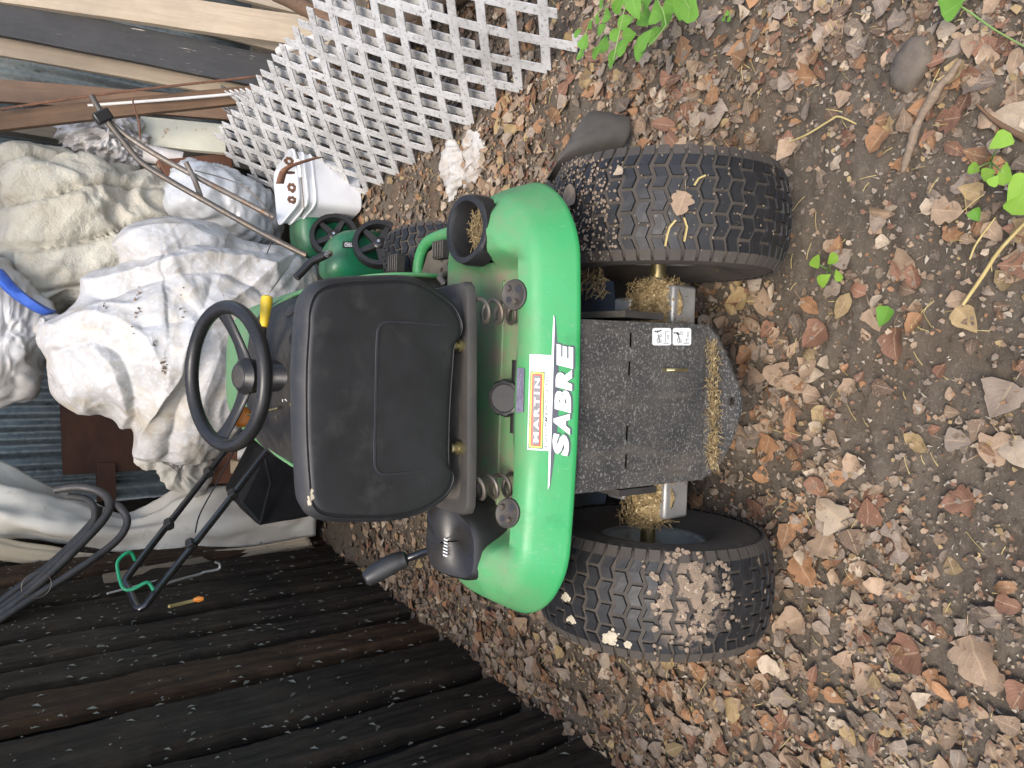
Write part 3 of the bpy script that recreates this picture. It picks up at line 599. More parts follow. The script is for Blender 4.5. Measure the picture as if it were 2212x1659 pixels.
for (x0, x1) in ((1409, 1450), (1453, 1493)):
    qd = [(x1, 746), (x1, 708.5), (x0, 708.5), (x0, 746)]
    def onpl(x, y, lift): p = Ly(x, y, PY - .0027 - lift); return p
    loop = []
    for cx, cy, a0 in ((.88, .88, 0), (.12, .88, 90), (.12, .12, 180), (.88, .12, 270)): loop += [(cx + .12 * math.cos(R_(a0 + k * 30)), cy + .12 * math.sin(R_(a0 + k * 30))) for k in range(4)]
    mb = MB(); mb.add([onpl(*quadpx(qd, u, v), .0006) for u, v in loop], [tuple(range(16))]); st = mb.build('warning_sticker', M_whited, rp, smooth=0)
    def line(pts, m=M_greyp, wd=.025):
        mb = MB()
        for a, b in zip(pts, pts[1:]):
            A, B = Vector(a), Vector(b); e = (B - A).normalized().orthogonal() * wd; mb.add([onpl(*quadpx(qd, *p), .001) for p in (A - e, B - e, B + e, A + e)], [(0, 1, 2, 3)])
        mb.build('pictogram', m, rp, smooth=0)
    def circ(cx, cy, r, m=M_greyp, wd=.018): line([(cx + r * math.cos(a), cy + r * math.sin(a)) for a in np.linspace(0, 2 * math.pi, 13)], m, wd)
    lo = x0 < 1430
    circ(.80 if lo else .72, .84 if lo else .91, .025, M_blackpr, .025)
    line([(.80, .78), (.82, .62), (.88, .52)] if lo else [(.70, .85), (.74, .74), (.60, .64)], M_blackpr, .035); line([(.80, .75), (.70, .72)] if lo else [(.72, .78), (.60, .72)], M_blackpr, .02)
    circ(.55 if lo else .70, .57 if lo else .52, .06 if lo else .08); circ(.22, .56, .05)
    line([(.20, .74), (.36, .74), (.44, .66), (.62, .70), (.30, .60)]); line([(.14, .74), (.14, .64), (.44, .64)])
    line([(.12, .13), (.12, .42)] if lo else [(.12, .10), (.12, .40)]); line([(.18, .30), (.80, .30), (.80, .14)] if lo else [(.18, .26), (.36, .26), (.36, .12)], M_greyp, .02)
    line([(.35, .17), (.60, .17), (.54, .21)] if lo else [(.80, .17), (.50, .17), (.56, .21)])

# ---- frame, transaxle, axle
mb = MB()
for sx_ in (-1, 1): mb.box((sx_ * .165, .42, .43), (.012, 1.10, .10))
mb.box((0, .0, .44), (.30, .10, .02)); mb.box((0, .95, .43), (.33, .012, .10)); mb.box((.0, .55, .40), (.26, .5, .08)); mb.build('frame', M_dusty, mow)
mb = MB(); mb.box((0, .02, .33), (.30, .18, .20)); mb.build('gearbox', M_blackp, mow, bevel=.02)
for sx_, xa, xb in ((1, .145, .245), (-1, -.145, -.255)):
    mb = MB(); M = Matrix.Translation((0, 0, .262)); mb.lathe([(.001, xa), (.062, xa), (.058, (xa * .6 + xb * .4)), (.045, xb * .85 + xa * .15), (.040, xb), (.024, xb + sx_ * .001), (.022, xb + sx_ * .012), (.001, xb + sx_ * .012)], 22, M)
    mb.box(((xa + xb) / 2, -.052, .262), (abs(xb - xa) * .8, .05, .07)); mb.box(((xa + xb) / 2, .03, .32), (.03, .05, .03)); hs = mb.build('axle_housing', M_steelgrey, mow, bevel=.006)
    mb = MB()
    for i in range(1100):
        a = random.gauss(R_(55), R_(26)); ax = random.uniform(xa - sx_ * .02, xb + sx_ * (.012 if sx_ < 0 else 0)); f = (abs(ax) - .13) / .13
        r = .068 - .018 * f + random.random() * .016; p = Vector((ax, -r * math.cos(a), .262 + r * math.sin(a)))
        d = Vector((random.gauss(0, 1), random.gauss(0, 1), random.gauss(0, .45))).normalized() * random.uniform(.005, .015); q = p + d + Vector((0, 0, random.uniform(-.005, .004))); mb.tube([p - d, p + d * .1, q], [.0011, .0012, .0006], 3)
    mb.build('dry_grass', M_straw, hs, kind='stuff', smooth=0)
    tb = pillow([(xa + (xb - xa) * (.5 + .56 * math.cos(t)), -.050 + .034 * math.sin(t), .305 + .03 * math.sin(t)) for t in np.linspace(0, 2 * math.pi, 20, endpoint=False)], .012, .03, (0, .6, -.8), 8); o = tb.build('grass_mat', M_straw, hs); disp(o, lambda P: .010 * fbm(P * 110, 3) - .006)
mb = MB(); mb.lathe([(.0165, -.38), (.0165, .24), (.0165, .245), (.0215, .245), (.0215, .262), (.0165, .262), (.0165, .38)], 16, Matrix.Translation((0, 0, .262)), capped=True); mb.build('axle', M_brass, mow)
mb = MB()
for i in range(330):
    p = Lz(random.gauss(1541, 6), random.uniform(742, 1010), zb + .006 + random.random() * .010); d = Vector((random.gauss(0, 1), random.gauss(0, .7), random.gauss(0, .35))).normalized() * random.uniform(.006, .016); mb.tube([p - d, p + d], [.001, .0007], 3)
for i in range(80):
    p = Lz(random.uniform(1240, 1300), random.uniform(582, 640), .42) + Vector((0, 0, random.uniform(-.02, .01))); d = Vector((random.gauss(0, 1), random.gauss(0, 1), random.gauss(0, .5))).normalized() * .014; mb.tube([p - d, p + d], .0011, 3)
mb.build('dry_grass', M_straw, mow, kind='stuff', smooth=0)

# ---- wheels
def tyre_parts(R, W, rimr, bands, blocks, parent, loc, rz=0, mats=(M_rubber, M_carcass), tread=.0055, phase=0):
    wh = link('wheel', MB().lathe([(.022, -W * .30), (.022, W * .30)], 16, capped=True).mesh('hub', M_rim), parent); wh.location = loc; wh.rotation_euler = (phase, 0, rz)
    hb = W / 2 * .80
    def rad(a): u = abs(a) / hb; return R - tread - .013 * (R / .25) * min(u, 1.4) ** 2.4
    prof = [(rimr, -W * .36), (rimr + .02, -W * .44), ((rimr + R) / 2, -W * .50), (R - .055, -W * .495), (rad(hb) - .006, -W * .455)] + [(rad(a), a) for a in np.linspace(-hb, hb, 9)] + [(rad(hb) - .006, W * .455), (R - .055, W * .495), ((rimr + R) / 2, W * .5), (rimr + .02, W * .44), (rimr, W * .36)]
    MB().lathe(prof, 72).build('tyre', mats[1], wh, smooth=60)
    MB().lathe([(rimr + .003, -W * .37), (rimr + .004, -W * .34), (rimr - .012, -W * .33), (rimr - .016, -W * .18), (rimr - .04, -W * .12), (.03, -W * .10), (.024, -W * .16), (.024, W * .2), (.03, W * .12), (rimr - .04, W * .15), (rimr - .016, W * .2), (rimr - .012, W * .33), (rimr + .004, W * .34), (rimr + .003, W * .37)], 48).build('rim', M_rim, wh)
    mb = MB(); dth = 2 * math.pi / bands; Lb = 2 * hb / blocks; gap = .118
    def zig(a): t = (a / Lb) % 1.0; return (abs(t - .5) * 4 - 1) * .15
    def P(th, a, h): r = (rad(a) if abs(a) <= hb else rad(hb) - (abs(a) - hb) * .42) + h; return Vector((a, r * math.cos(th), r * math.sin(th)))
    for i in range(bands):
        cuts = [-hb]; a = -hb + Lb * (.5 if i % 2 else 1.0)
        while a < hb - .01: cuts.append(a); a += Lb
        cuts.append(hb); sl = Lb * .085
        for j, (a0, a1) in enumerate(zip(cuts, cuts[1:])):
            A0 = a0 + (sl if j else 0); A1 = a1 - (sl if j < len(cuts) - 2 else 0)
            kn = sorted({A0, A1} | {q for k in range(-40, 40) for q in [k * Lb * .5] if A0 + .002 < q < A1 - .002})
            top = []; bot = []
            for q in kn:
                z0 = (i + zig(q) + gap) * dth; z1 = (i + 1 + zig(q) - gap) * dth; ch = .06 * dth
                top += [P(z0 + ch, q, tread), P(z1 - ch, q, tread)]; bot += [P(z0, q, -.002), P(z1, q, -.002)]
            n = len(kn); F = []
            for k in range(n - 1): F += [(2 * k, 2 * k + 1, 2 * k + 3, 2 * k + 2), (2 * k, 2 * k + 2, 2 * n + 2 * k + 2, 2 * n + 2 * k), (2 * k + 1, 2 * n + 2 * k + 1, 2 * n + 2 * k + 3, 2 * k + 3)]
            F += [(0, 2 * n, 2 * n + 1, 1), (2 * n - 2, 2 * n - 1, 4 * n - 1, 4 * n - 2)]; mb.add(top + bot, F)
        for sgn in (-1, 1):
            z0 = (i + zig(sgn * hb) + gap) * dth; z1 = (i + 1 + zig(sgn * hb) - gap) * dth; V = []
            for q, h in ((hb, tread), (hb * 1.07, tread * .85), (W * .49, .003)): V += [P(z0, sgn * q, h), P(z1, sgn * q, h)]
            V += [P(z0, sgn * hb, -.002), P(z1, sgn * hb, -.002), P(z0, sgn * W * .485, -.004), P(z1, sgn * W * .485, -.004)]
            mb.add(V, [(0, 1, 3, 2), (2, 3, 5, 4), (0, 2, 4, 8, 6), (1, 7, 9, 5, 3), (0, 6, 7, 1), (4, 5, 9, 8)], 1)
    mb.build('tread', list(mats), wh, smooth=0, bevel=0)
    return wh
TR = .252
def on_tyre(wheel_x, x, y, h=0):
    """pixel onto a rear tyre's running surface, in the mower's frame"""
    o = MI @ Vector((0, 0, CAMH)); d = MI.to_3x3() @ ray(x, y); R = TR + h; cz = TR - .008
    a = d.y ** 2 + d.z ** 2; b = 2 * (o.y * d.y + (o.z - cz) * d.z); c = o.y ** 2 + (o.z - cz) ** 2 - R * R; D = b * b - 4 * a * c
    if D < 0: return None, None
    p = o + d * ((-b - math.sqrt(D)) / (2 * a)); n = Vector((0, p.y, p.z - cz)).normalized(); u = abs(p.x - wheel_x) / .086
    if u > 1.3: return None, None
    p -= n * .013 * u ** 2.4; return p, n
def muddy(name, base, spots):
    """the tyre rubber with smeared mud round given points of the wheel"""
    m = base.copy(); m.name = name; t = m.node_tree; b = [n for n in t.nodes if n.type == 'BSDF_PRINCIPLED'][0]; src = b.inputs['Base Color'].links[0].from_socket; co = coords(t); f = None
    for p, r, th in spots:
        vd = t.nodes.new('ShaderNodeVectorMath'); vd.operation = 'DISTANCE'; t.links.new(co, vd.inputs[0]); vd.inputs[1].default_value = tuple(p)
        k = mul(t, ramp(t, vd.outputs['Value'], r, r * .25), ramp(t, ntex(t, co, 46, 6, .72), th - .16, th - .06)); k = mul(t, k, ramp(t, mul(t, k, ntex(t, co, 120, 4, .7)), .12, .30)); f = k if f is None else mul(t, f, k, 'MAXIMUM')
    t.links.new(mixc(t, f, src, (.215, .16, .115)), b.inputs['Base Color']); rs = b.inputs['Roughness'].links[0].from_socket; t.links.new(mul(t, rs, mul(t, f, .45), 'ADD'), b.inputs['Roughness']); return m
_mp = on_tyre(-.378, 1498, 1262)[0] - Vector((-.378, 0, TR - .008)); _mp = Matrix.Rotation(-.05, 3, 'X') @ _mp; _mq = Matrix.Rotation(-.05, 3, 'X') @ (on_tyre(-.378, 1490, 1330)[0] - Vector((-.378, 0, TR - .008)))
wl = tyre_parts(TR, .215, .112, 54, 4, mow, (-.378, 0, TR - .008), phase=.05, mats=(muddy('tyre_rubber_muddy', M_rubber, [(_mp, .075, .50), (_mq, .10, .56)]), M_carcass)); wr = tyre_parts(TR, .215, .112, 54, 4, mow, (.372, 0, TR - .008))
# mud and crumbs on the treads
def clod(mb, c, r, n, flat):
    V = []; F = []
    for i in range(5):
        for k in range(7): a, e = 2 * math.pi * k / 7, -math.pi / 2 + math.pi * i / 4; q = 1 + random.uniform(-.35, .35); V.append((r * q * math.cos(e) * math.cos(a), r * q * math.cos(e) * math.sin(a), r * flat * q * math.sin(e)))
    F = [(i * 7 + k, i * 7 + (k + 1) % 7, (i + 1) * 7 + (k + 1) % 7, (i + 1) * 7 + k) for i in range(4) for k in range(7)]
    rot = Vector((0, 0, 1)).rotation_difference(n); mb.add([c + rot @ Vector(v) for v in V], F)
mb = MB(); pm = MB()
for i in range(1300):
    x, y = random.gauss(1502, 36), random.gauss(1262, 32)
    if i > 950: x, y = random.gauss(1495, 52), random.gauss(1315, 46)
    if perlin(np.array([[x / 30, y / 30, 3.3]]))[0] < -.02: continue
    p, n = on_tyre(-.378, x, y)
    if p: clod(mb, p + n * .001, random.uniform(.002, .006), n, random.uniform(.10, .28))
for cx, cy, r in ((1315, 1382, 13), (1232, 1340, 6), (1222, 1290, 6), (1355, 1395, 5)):
    for i in range(int(r * 6)):
        p, n = on_tyre(-.378, random.gauss(cx, r * .55), random.gauss(cy, r * .6))
        if p: clod(pm, p + n * .0005, random.uniform(.002, .0045), n, .22)
mb.build('dried_mud', M_mud, wl, kind='stuff', smooth=0).matrix_parent_inverse = (Matrix.Translation((-.378, 0, TR - .008)) @ Matrix.Rotation(.05, 4, 'X')).inverted()
pm.build('clay_smear', M_palemud, wl, kind='stuff', smooth=0).matrix_parent_inverse = (Matrix.Translation((-.378, 0, TR - .008)) @ Matrix.Rotation(.05, 4, 'X')).inverted()
mb = MB()
for i in range(420):
    p, n = on_tyre(.372, random.uniform(1215, 1345) - 40 * random.random(), random.uniform(335, 560))
    if p and n.z > .0: clod(mb, p + n * .001, random.uniform(.001, .0034), n, random.uniform(.25, .5))
for i in range(70):
    p, n = on_tyre(.372, random.uniform(1330, 1690), random.uniform(320, 540))
    if p: clod(mb, p + n * .001, random.uniform(.001, .0025), n, .6)
mb.build('dried_mud', M_mud, wr, kind='stuff', smooth=0).matrix_parent_inverse = Matrix.Translation((.372, 0, TR - .008)).inverted()
mb = MB()
for pts in (((1437, 530), (1442, 505), (1447, 490), (1460, 475)), ((1480, 520), (1485, 490), (1478, 470)), ((1500, 400), (1510, 385), (1525, 378))):
    Q = [on_tyre(.372, *p, .002)[0] for p in pts]; Q = [q for q in Q if q]
    if len(Q) > 1: MB().tube(Q, .0022, 5).build('straw', M_stem, wr).matrix_parent_inverse = Matrix.Translation((.372, 0, TR - .008)).inverted()
fw = tyre_parts(.19, .155, .085, 40, 3, mow, (.385, 1.03, .185), rz=R_(8)); tyre_parts(.19, .155, .085, 40, 3, mow, (-.38, 1.16, .185), rz=R_(8))
mb = MB(); mb.tube([(-.36, 1.13, .20), (.38, 1.13, .20)], .02, 10); mb.build('front_axle', M_blackp, mow)
for sx_ in (-1, 1): MB().tube([(sx_ * .26, 1.13, .20), (sx_ * .30, 1.13, .33)], .016, 10).build('spindle', M_blackp, mow)

# ---- seat
SO = [(650, 700), (645, 780), (644, 860), (646, 960), (652, 1050), (659, 1102), (690, 1127), (762, 1132), (850, 1129), (910, 1114), (957, 1086), (976, 1062), (982, 1035), (972, 1008), (972, 930), (975, 860), (980, 790), (985, 738), (999, 715), (1001, 690), (987, 657), (962, 633), (922, 607), (880, 592), (800, 592), (715, 598), (671, 616), (653, 655)]
def seat_pt(x, y): return Ly(x, y, .0 - .045 * (985 - x) / 340)
loop = smooth_loop([tuple(seat_pt(*p)) for p in SO], 240); c = loop.mean(0)
mb = MB(); V = []; n = 240; du = []
lay = [(.55, -.012), (.70, -.0125), (.80, -.012), (.88, -.0105), (.915, -.009), (.93, -.0055), (.945, -.009), (.975, -.003), (.992, .008), (.992, .022), (.965, .045), (.92, .065), (.84, .085), (.6, .095), (.02, .095)]
nin = 70
for k in range(nin): lay.insert(k, (.0 + .55 * k / nin, -.012))
for k, d in lay:
    for p in loop:
        q = c + (p - c) * k; inset = .0
        if k < .93:
            zrel = (q[2] - c[2]); inset = .0 * sst(.124, .117, abs(q[0] - c[0] - .002)) * sst(.026, .019, zrel)
        V.append((q[0], q[1] + d + inset, q[2])); du.append(0)
mb.grid(V, len(lay), n, wrap=True); bk = mb.build('backrest', M_vinyl, mow, smooth=60); fattr(bk.data, 'dust', np.zeros(len(V)))
mb = MB(); mb.tube([tuple(c + (p - c) * .93 + np.array([0, -.0065, 0])) for p in loop], .0018, 6, closed=True); mb.build('piping', M_piping, bk)
fy = -.0135; cx_, zt = c[0] + .002, c[2] + .024; pr_ = [(cx_ - .122, c[2] - .115), (cx_ - .123, zt - .03), (cx_ - .117, zt - .008), (cx_ - .10, zt), (cx_, zt + .001), (cx_ + .10, zt), (cx_ + .117, zt - .008), (cx_ + .123, zt - .03), (cx_ + .122, c[2] - .115)]
yb = lambda z: c[1] + (z - c[2]) * ((loop[:, 1].min() - loop[:, 1].max()) / (loop[:, 2].max() - loop[:, 2].min())) - .0098
mb = MB(); mb.tube([tuple(p) for p in smooth_loop([(x, yb(z), z) for x, z in pr_], 60, False)], .0034, 6); mb.build('crease_shade', M_blackpr, bk)  # black tube stands in for the shade in the back panel's crease
mb = MB()
for px, py, r, m in ((672, 1070, .007, 0),):
    for i in range(16): p = Ly(random.gauss(px, 2.5), random.gauss(py, 7), -.050); clod(mb, p, random.uniform(.002, .0035), Vector((0, -1, .3)), .3)
mb.build('torn_foam', M_palemud, bk, smooth=0)
loop = smooth_loop([(-.19, .08, .80), (-.21, .25, .81), (-.20, .44, .83), (-.1, .50, .83), (.1, .50, .83), (.20, .44, .83), (.21, .25, .81), (.19, .08, .80)], 60)
o = pillow(loop, .035, .04, (0, 0, -1), 10, 6, .5).build('seat_cushion', M_vinyl, mow)
# plate under the seat with its dusty top and black rear lip, springs, mounting bolts
PP = [Lz(x, y, .735) for x, y in ((1000, 1112), (1011, 1108), (1016, 1088), (1018, 980), (1018, 860), (1018, 740), (1017, 640), (1014, 616), (1010, 608), (995, 612))]
PP = [(p.x, p.y) for p in PP] + [(.205, .10), (.17, .36), (-.17, .36), (-.205, .10)]
mb = MB(); lp_ = smooth_loop([(a, b, 0) for a, b in PP], 90); V = []; du = []; c = lp_.mean(0)
for k, z, d in ((.96, .721, 0), (1.0, .724, 0), (1.0, .735, 0), (.985, .741, 0), (.89, .742, .05), (.86, .7405, .8), (.80, .740, 1), (.02, .740, 1)):
    for p in lp_: q = c + (p - c) * k; V.append((q[0], q[1], z)); du.append(d)
mb.grid(V, 8, 90, wrap=True); sp = mb.build('seat_plate', M_platetop, mow, smooth=50); fattr(sp.data, 'dust', du)
for px, py in ((1062, 672), (1052, 1052)):
    p = Lz(px, py, .69); mb = MB(); H0, H1 = .632, .722
    mb.tube([(p.x + .020 * math.cos(a), p.y + .020 * math.sin(a), H0 + (H1 - H0) * a / (2 * math.pi * 3.2)) for a in np.linspace(0, 2 * math.pi * 3.2, 70)], .0038, 7); mb.build('seat_spring', M_spring, mow)
for px, py in ((986, 746), (986, 968)): p = Lz(px, py, .752); mb = MB(); mb.lathe([(.0005, .012), (.007, .012), (.008, .01), (.008, 0), (.012, 0), (.012, -.012)], 12, Matrix.Translation(p) @ Matrix.Rotation(R_(-90), 4, 'Y')); mb.build('seat_bolt', M_brass, mow)

# ---- hood, dash, column, steering wheel
def arch(a, wd, h, z0): c_, s_ = math.cos(a), math.sin(a); return (math.copysign(abs(s_) ** .55, s_) * wd, z0 + h * abs(c_) ** .6)
AN = np.linspace(-math.pi / 2, math.pi / 2, 49)
def rear_y(a): return .90 - .40 * abs(math.sin(a)) ** 3.2
mb = MB(); V = []; ny = 14
for j in range(ny):
    t = j / (ny - 1)
    for a in AN:
        y0 = rear_y(a); y = y0 + (1.66 - y0) * t; tt = (y - .5) / 1.16; wd = .275 - .045 * tt; top = .862 - .17 * tt ** 1.6; x, z = arch(a, wd, top - .46, .46)
        if t > .9: z -= .05 * (t - .9) / .1; x *= 1 - .10 * (t - .9) / .1
        V.append((x, y, z))
mb.grid(V, ny, 49); hood = mb.build('hood', M_green, mow, smooth=60); fattr(hood.data, 'dust', np.full(len(V), .42)); sm = hood.modifiers.new('s', 'SOLIDIFY'); sm.thickness = .008; sm.offset = -1
rim = []
for a in AN: x, z = arch(a, .270, .385, .46); rim.append((x * .985, rear_y(a) + .02, z - .006))
for q in np.linspace(1, -1, 15)[1:-1]: rim.append((.264 * q, .48 + .0 * q, .46))
rim = np.array(rim); cd = np.array([0, .56, .745]); V = []; nr = len(rim); du = []
for k in np.linspace(1, .02, 16):
    for p in rim:
        q = cd + (p - cd) * k; bul = .055 * (1 - k ** 3); V.append((q[0], q[1] - bul * .8, q[2] + bul * .55)); du.append(.12)
mb = MB(); mb.grid(V, 16, nr, wrap=True); dash = mb.build('dash', M_dash, mow, smooth=60); fattr(dash.data, 'dust', du)
SWC = MI @ aty(489, 813, 1.86); ta = R_(14); SN = Vector((0, -math.sin(ta), math.cos(ta))); e1 = Vector((1, 0, 0)); e2 = SN.cross(e1)
sw = link('steering_wheel', MB().tube([SWC - SN * .075, SWC - SN * .045, SWC - SN * .03], [.04, .046, .030], 20).mesh('hub', M_blackp), mow)
SR = .163
mb = MB(); mb.tube([SWC + e1 * SR * math.cos(a) + e2 * SR * math.sin(a) for a in np.linspace(0, 2 * math.pi, 64, endpoint=False)], .0165, 14, closed=True); mb.build('rim', M_blackp, sw)
for a in (R_(12), R_(168)):
    d = e1 * math.cos(a) + e2 * math.sin(a); mb = MB(); V = []; s_ = d.cross(SN)
    for t in np.linspace(0, 1, 9):
        cpt = SWC - SN * .052 * (1 - t ** 1.6) + d * (.03 + (SR - .03) * t); wdt = .026 - .008 * math.sin(math.pi * t) ; tk = .009
        V += [cpt + s_ * wdt * math.cos(q) + SN * tk * math.sin(q) for q in np.linspace(0, 2 * math.pi, 14, endpoint=False)]
    mb.grid(V, 9, 14, wrap=True); mb.build('spoke', M_blackp, sw)
mb = MB(); mb.lathe([(.001, -.026), (.022, -.027), (.028, -.031)], 24, Matrix.Translation(SWC) @ Matrix.Rotation(ta, 4, 'X') @ Matrix.Rotation(R_(-90), 4, 'Y')); mb.build('hub_cap', M_dusty, sw)
mb = MB(); mb.tube([(SWC.x, SWC.y - .09, .70), SWC - SN * .13, SWC - SN * .06], [.040, .039, .036], 20); mb.build('steering_column', M_blackp, mow)
y0, y1, y2 = Ly(577, 638, .70), Ly(570, 706, .69), Ly(571, 768, .72)
mb = MB(); pts = [y1 + (y0 - y1) * t for t in (0, .15, .5, .8, .95, 1)]; mb.tube(pts, [.009, .0105, .0125, .0145, .013, .006], 14); mb.build('throttle_grip', M_yellow, mow)
MB().tube([y1, y2], .006, 8).build('throttle_lever', M_blackp, mow)
ok = Ly(522, 900, .78); o = pillow(smooth_loop([tuple(ok + e1 * .027 * math.cos(a) + Vector((0, .35, .94)) * .024 * math.sin(a)) for a in np.linspace(0, 2 * math.pi, 12, endpoint=False)], 24), .012, .012, (0, 1, -.3), 6, 4).build('choke_knob', M_orange, mow)
MB().tube([ok, Ly(600, 882, .70)], .003, 6).build('choke_rod', M_brass, mow)
# dash details: key switch, buttons
def ondash(x, y): 
    return Ly(x, y, .62)
for px, py, r, m, nm in ((637, 728, .020, M_blackp, 'key_switch'), (668, 742, .012, M_rim, 'key_plate'), (632, 874, .006, M_yellow, 'dash_button'), (640, 944, .009, M_orange, 'dash_button'), (628, 671, .018, M_dusty, 'dash_plug')):
    o_ = MI @ Vector((0, 0, CAMH)); d = MI.to_3x3() @ ray(px, py); hit = dash.ray_cast(o_, d.normalized()); 
    if not hit[0]: continue
    nrm = hit[2]; nrm = nrm if nrm.dot(d) < 0 else -nrm; rot = Vector((1, 0, 0)).rotation_difference(nrm).to_matrix().to_4x4()
    mb = MB(); mb.lathe([(.0005, .004), (r * .85, .004), (r, .002), (r, -.004)], 20, Matrix.Translation(hit[1]) @ rot); mb.build(nm, m, mow)
def dash_line(pts, m=M_whited, r=.0012):
    Q = []
    for px, py in pts:
        o_ = MI @ Vector((0, 0, CAMH)); d = MI.to_3x3() @ ray(px, py); hit = dash.ray_cast(o_, d.normalized())
        if hit[0]: nn = hit[2] if hit[2].dot(d) < 0 else -hit[2]; Q.append(hit[1] + nn * .002)
    if len(Q) > 1: mb = MB(); mb.tube(Q, r, 4); mb.build('dash_mark', m, mow)
for pts in (((640, 742), (646, 738), (650, 742), (646, 747), (640, 742)), ((632, 733), (634, 727), (640, 728)), ((638, 716), (646, 706)), ((630, 890), (640, 890), (640, 897), (630, 897), (630, 890)), ((612, 862), (612, 868)), ((617, 862), (621, 866))): dash_line(pts)

# ---- footrest with its perforated pad, pedal, deck and discharge chute
FZ = .335
rl = [Lz(x, y, FZ) for x, y in ((912, 640), (903, 596), (905, 565), (915, 535), (935, 516), (985, 500), (1040, 500))]
pts = smooth_loop([tuple(p) for p in rl], 40, False); mb = MB(); V = []
for p in pts: V += [tuple(p + np.array([0, 0, .0])) for _ in ()]
mb.tube([tuple(p) for p in pts], .017, 10); fr = mb.build('footrest_rail', M_green, mow); fattr(fr.data, 'dust', np.full(len(fr.data.vertices), .15))
pad = [(.15, .35), (.15, .86), (rl[1].x - .01, rl[1].y + .0), (rl[3].x - .015, rl[3].y - .015), (rl[4].x - .02, rl[4].y - .02), (rl[5].x - .02, rl[5].y), (rl[5].x - .02, .35)]
hol = []
for i in range(7):
    for j in range(9):
        hx, hy = .19 + i * .032 + (.016 if j % 2 else 0), .48 + j * .038
        if hx < rl[4].x - .05 and hy < .82: hol.append([(hx + .0085 * math.cos(a), hy + .0085 * math.sin(a)) for a in np.linspace(0, 2 * math.pi, 9, endpoint=False)])
mb = holed(pad, hol, lambda a, b: (a, b, FZ - .006), .004); pd = mb.build('footrest_pad', M_dusty, mow, smooth=0); sm = pd.modifiers.new('s', 'SOLIDIFY'); sm.thickness = .008; fattr(pd.data, 'dust', np.full(len(pd.data.vertices), .8))
MB().prism([(.12, .36, FZ - .03), (.12, .88, FZ - .03), (.38, .84, FZ - .03), (.40, .36, FZ - .03)], (0, 0, .01)).build('footrest_pan', M_blackp, mow)
MB().prism([(-.12, .36, FZ - .01), (-.12, .88, FZ - .01), (-.38, .84, FZ - .01), (-.40, .36, FZ - .01)], (0, 0, .02)).build('footrest_pan', M_green, mow, bevel=.006)
for (x, y, wdt) in ((955, 540, .05), (857, 570, .055)):
    p = Lz(x, y, .40); mb = MB(); mb.box(p, (wdt, .05, .03)); 
    for k in range(4): mb.box(p + Vector((0, -.02 + k * .013, .017)), (wdt * .9, .006, .006))
    mb.build('pedal', M_dusty, mow, bevel=.003)
sp_ = [Lz(*q) for q in ((970, 640, .60), (962, 615, .66), (950, 600, .67), (975, 590, .64))]
MB().tube([tuple(p) for p in smooth_loop([tuple(p) for p in sp_], 14, False)], .008, 8).build('seat_latch', M_spring, mow)
dk = [(-.50, .30), (-.52, .50), (-.45, .85), (-.2, .98), (.2, .98), (.45, .85), (.57, .48), (.53, .30), (.2, .20), (-.2, .20)]
lp_ = smooth_loop([(a, b, 0) for a, b in dk], 60); mb = MB(); V = []; c = lp_.mean(0)
for k, z in ((1.0, .06), (1.0, .15), (.96, .175), (.85, .185), (.02, .19)): V += [tuple(c + (p - c) * np.array([k, k, 1]) + np.array([0, 0, z])) for p in lp_]
mb.grid(V, 5, 60, wrap=True); mb.build('mower_deck', M_blackp, mow)
CH = [((1183, 392, .20), (1240, 405, .05)), ((1195, 365, .215), (1290, 390, .05)), ((1215, 325, .20), (1330, 345, .055)), ((1240, 280, .165), (1362, 305, .05)), ((1262, 245, .13), (1366, 262, .045)), ((1285, 236, .10), (1362, 250, .04))]
mb = MB(); V = []
for a, b in CH:
    A, B = Lz(*a), Lz(*b)
    for t in np.linspace(0, 1, 8): q = A + (B - A) * t; q.z = A.z + (B.z - A.z) * t ** 2.2; V.append(q)
mb.grid(V, 6, 8); ch = mb.build('discharge_chute', M_dusty, mow, smooth=80); fattr(ch.data, 'dust', np.full(len(V), .10)); sm = ch.modifiers.new('s', 'SOLIDIFY'); sm.thickness = .006; sb = ch.modifiers.new('b', 'SUBSURF'); sb.levels = sb.render_levels = 2
# ================================================================== things stored in the shed
def plank(a, b, Ya, c, d, Yb, th, name, m, label=None, cat='board', group=None, ext0=.25, ground=True):
    """board whose upper end shows between pixels a, b at distance Ya and lower end between c, d at Yb; run on to the ground"""
    A, B, C_, D_ = aty(*a, Ya), aty(*b, Ya), aty(*c, Yb), aty(*d, Yb); up = ((A + B) - (C_ + D_)) / 2; L_ = up.length; ez = up / L_
    wd = ((A - B).length + (C_ - D_).length) / 2; ex = (A - B); ex -= ez * ex.dot(ez); ex.normalize(); ey = ez.cross(ex)
    base = (C_ + D_) / 2; t = (base.z + .01) / ez.z if ground else 0; base = base - ez * t; L_ += t + ext0
    mb = MB(); n = 14
    for i in range(n):
        z = L_ * i / (n - 1); w2 = wd / 2 * (1 + .012 * math.sin(i * 1.7)); bow = .004 * math.sin(i * .6)
        mb.V += [(-w2, bow, z), (w2, bow, z), (w2, bow + th, z), (-w2, bow + th, z)]
    mb.F = [(i * 4 + k, i * 4 + (k + 1) % 4, i * 4 + 4 + (k + 1) % 4, i * 4 + 4 + k) for i in range(n - 1) for k in range(4)] + [(0, 1, 2, 3), tuple(4 * n - 4 + k for k in range(4))]; mb.mi = [0] * len(mb.F)
    o = mb.build(name, m, None, smooth=30, bevel=.0025, label=label, cat=cat, group=group)
    o.matrix_world = Matrix(((ex.x, ey.x, ez.x, base.x), (ex.y, ey.y, ez.y, base.y), (ex.z, ey.z, ez.z, base.z), (0, 0, 0, 1))); return o
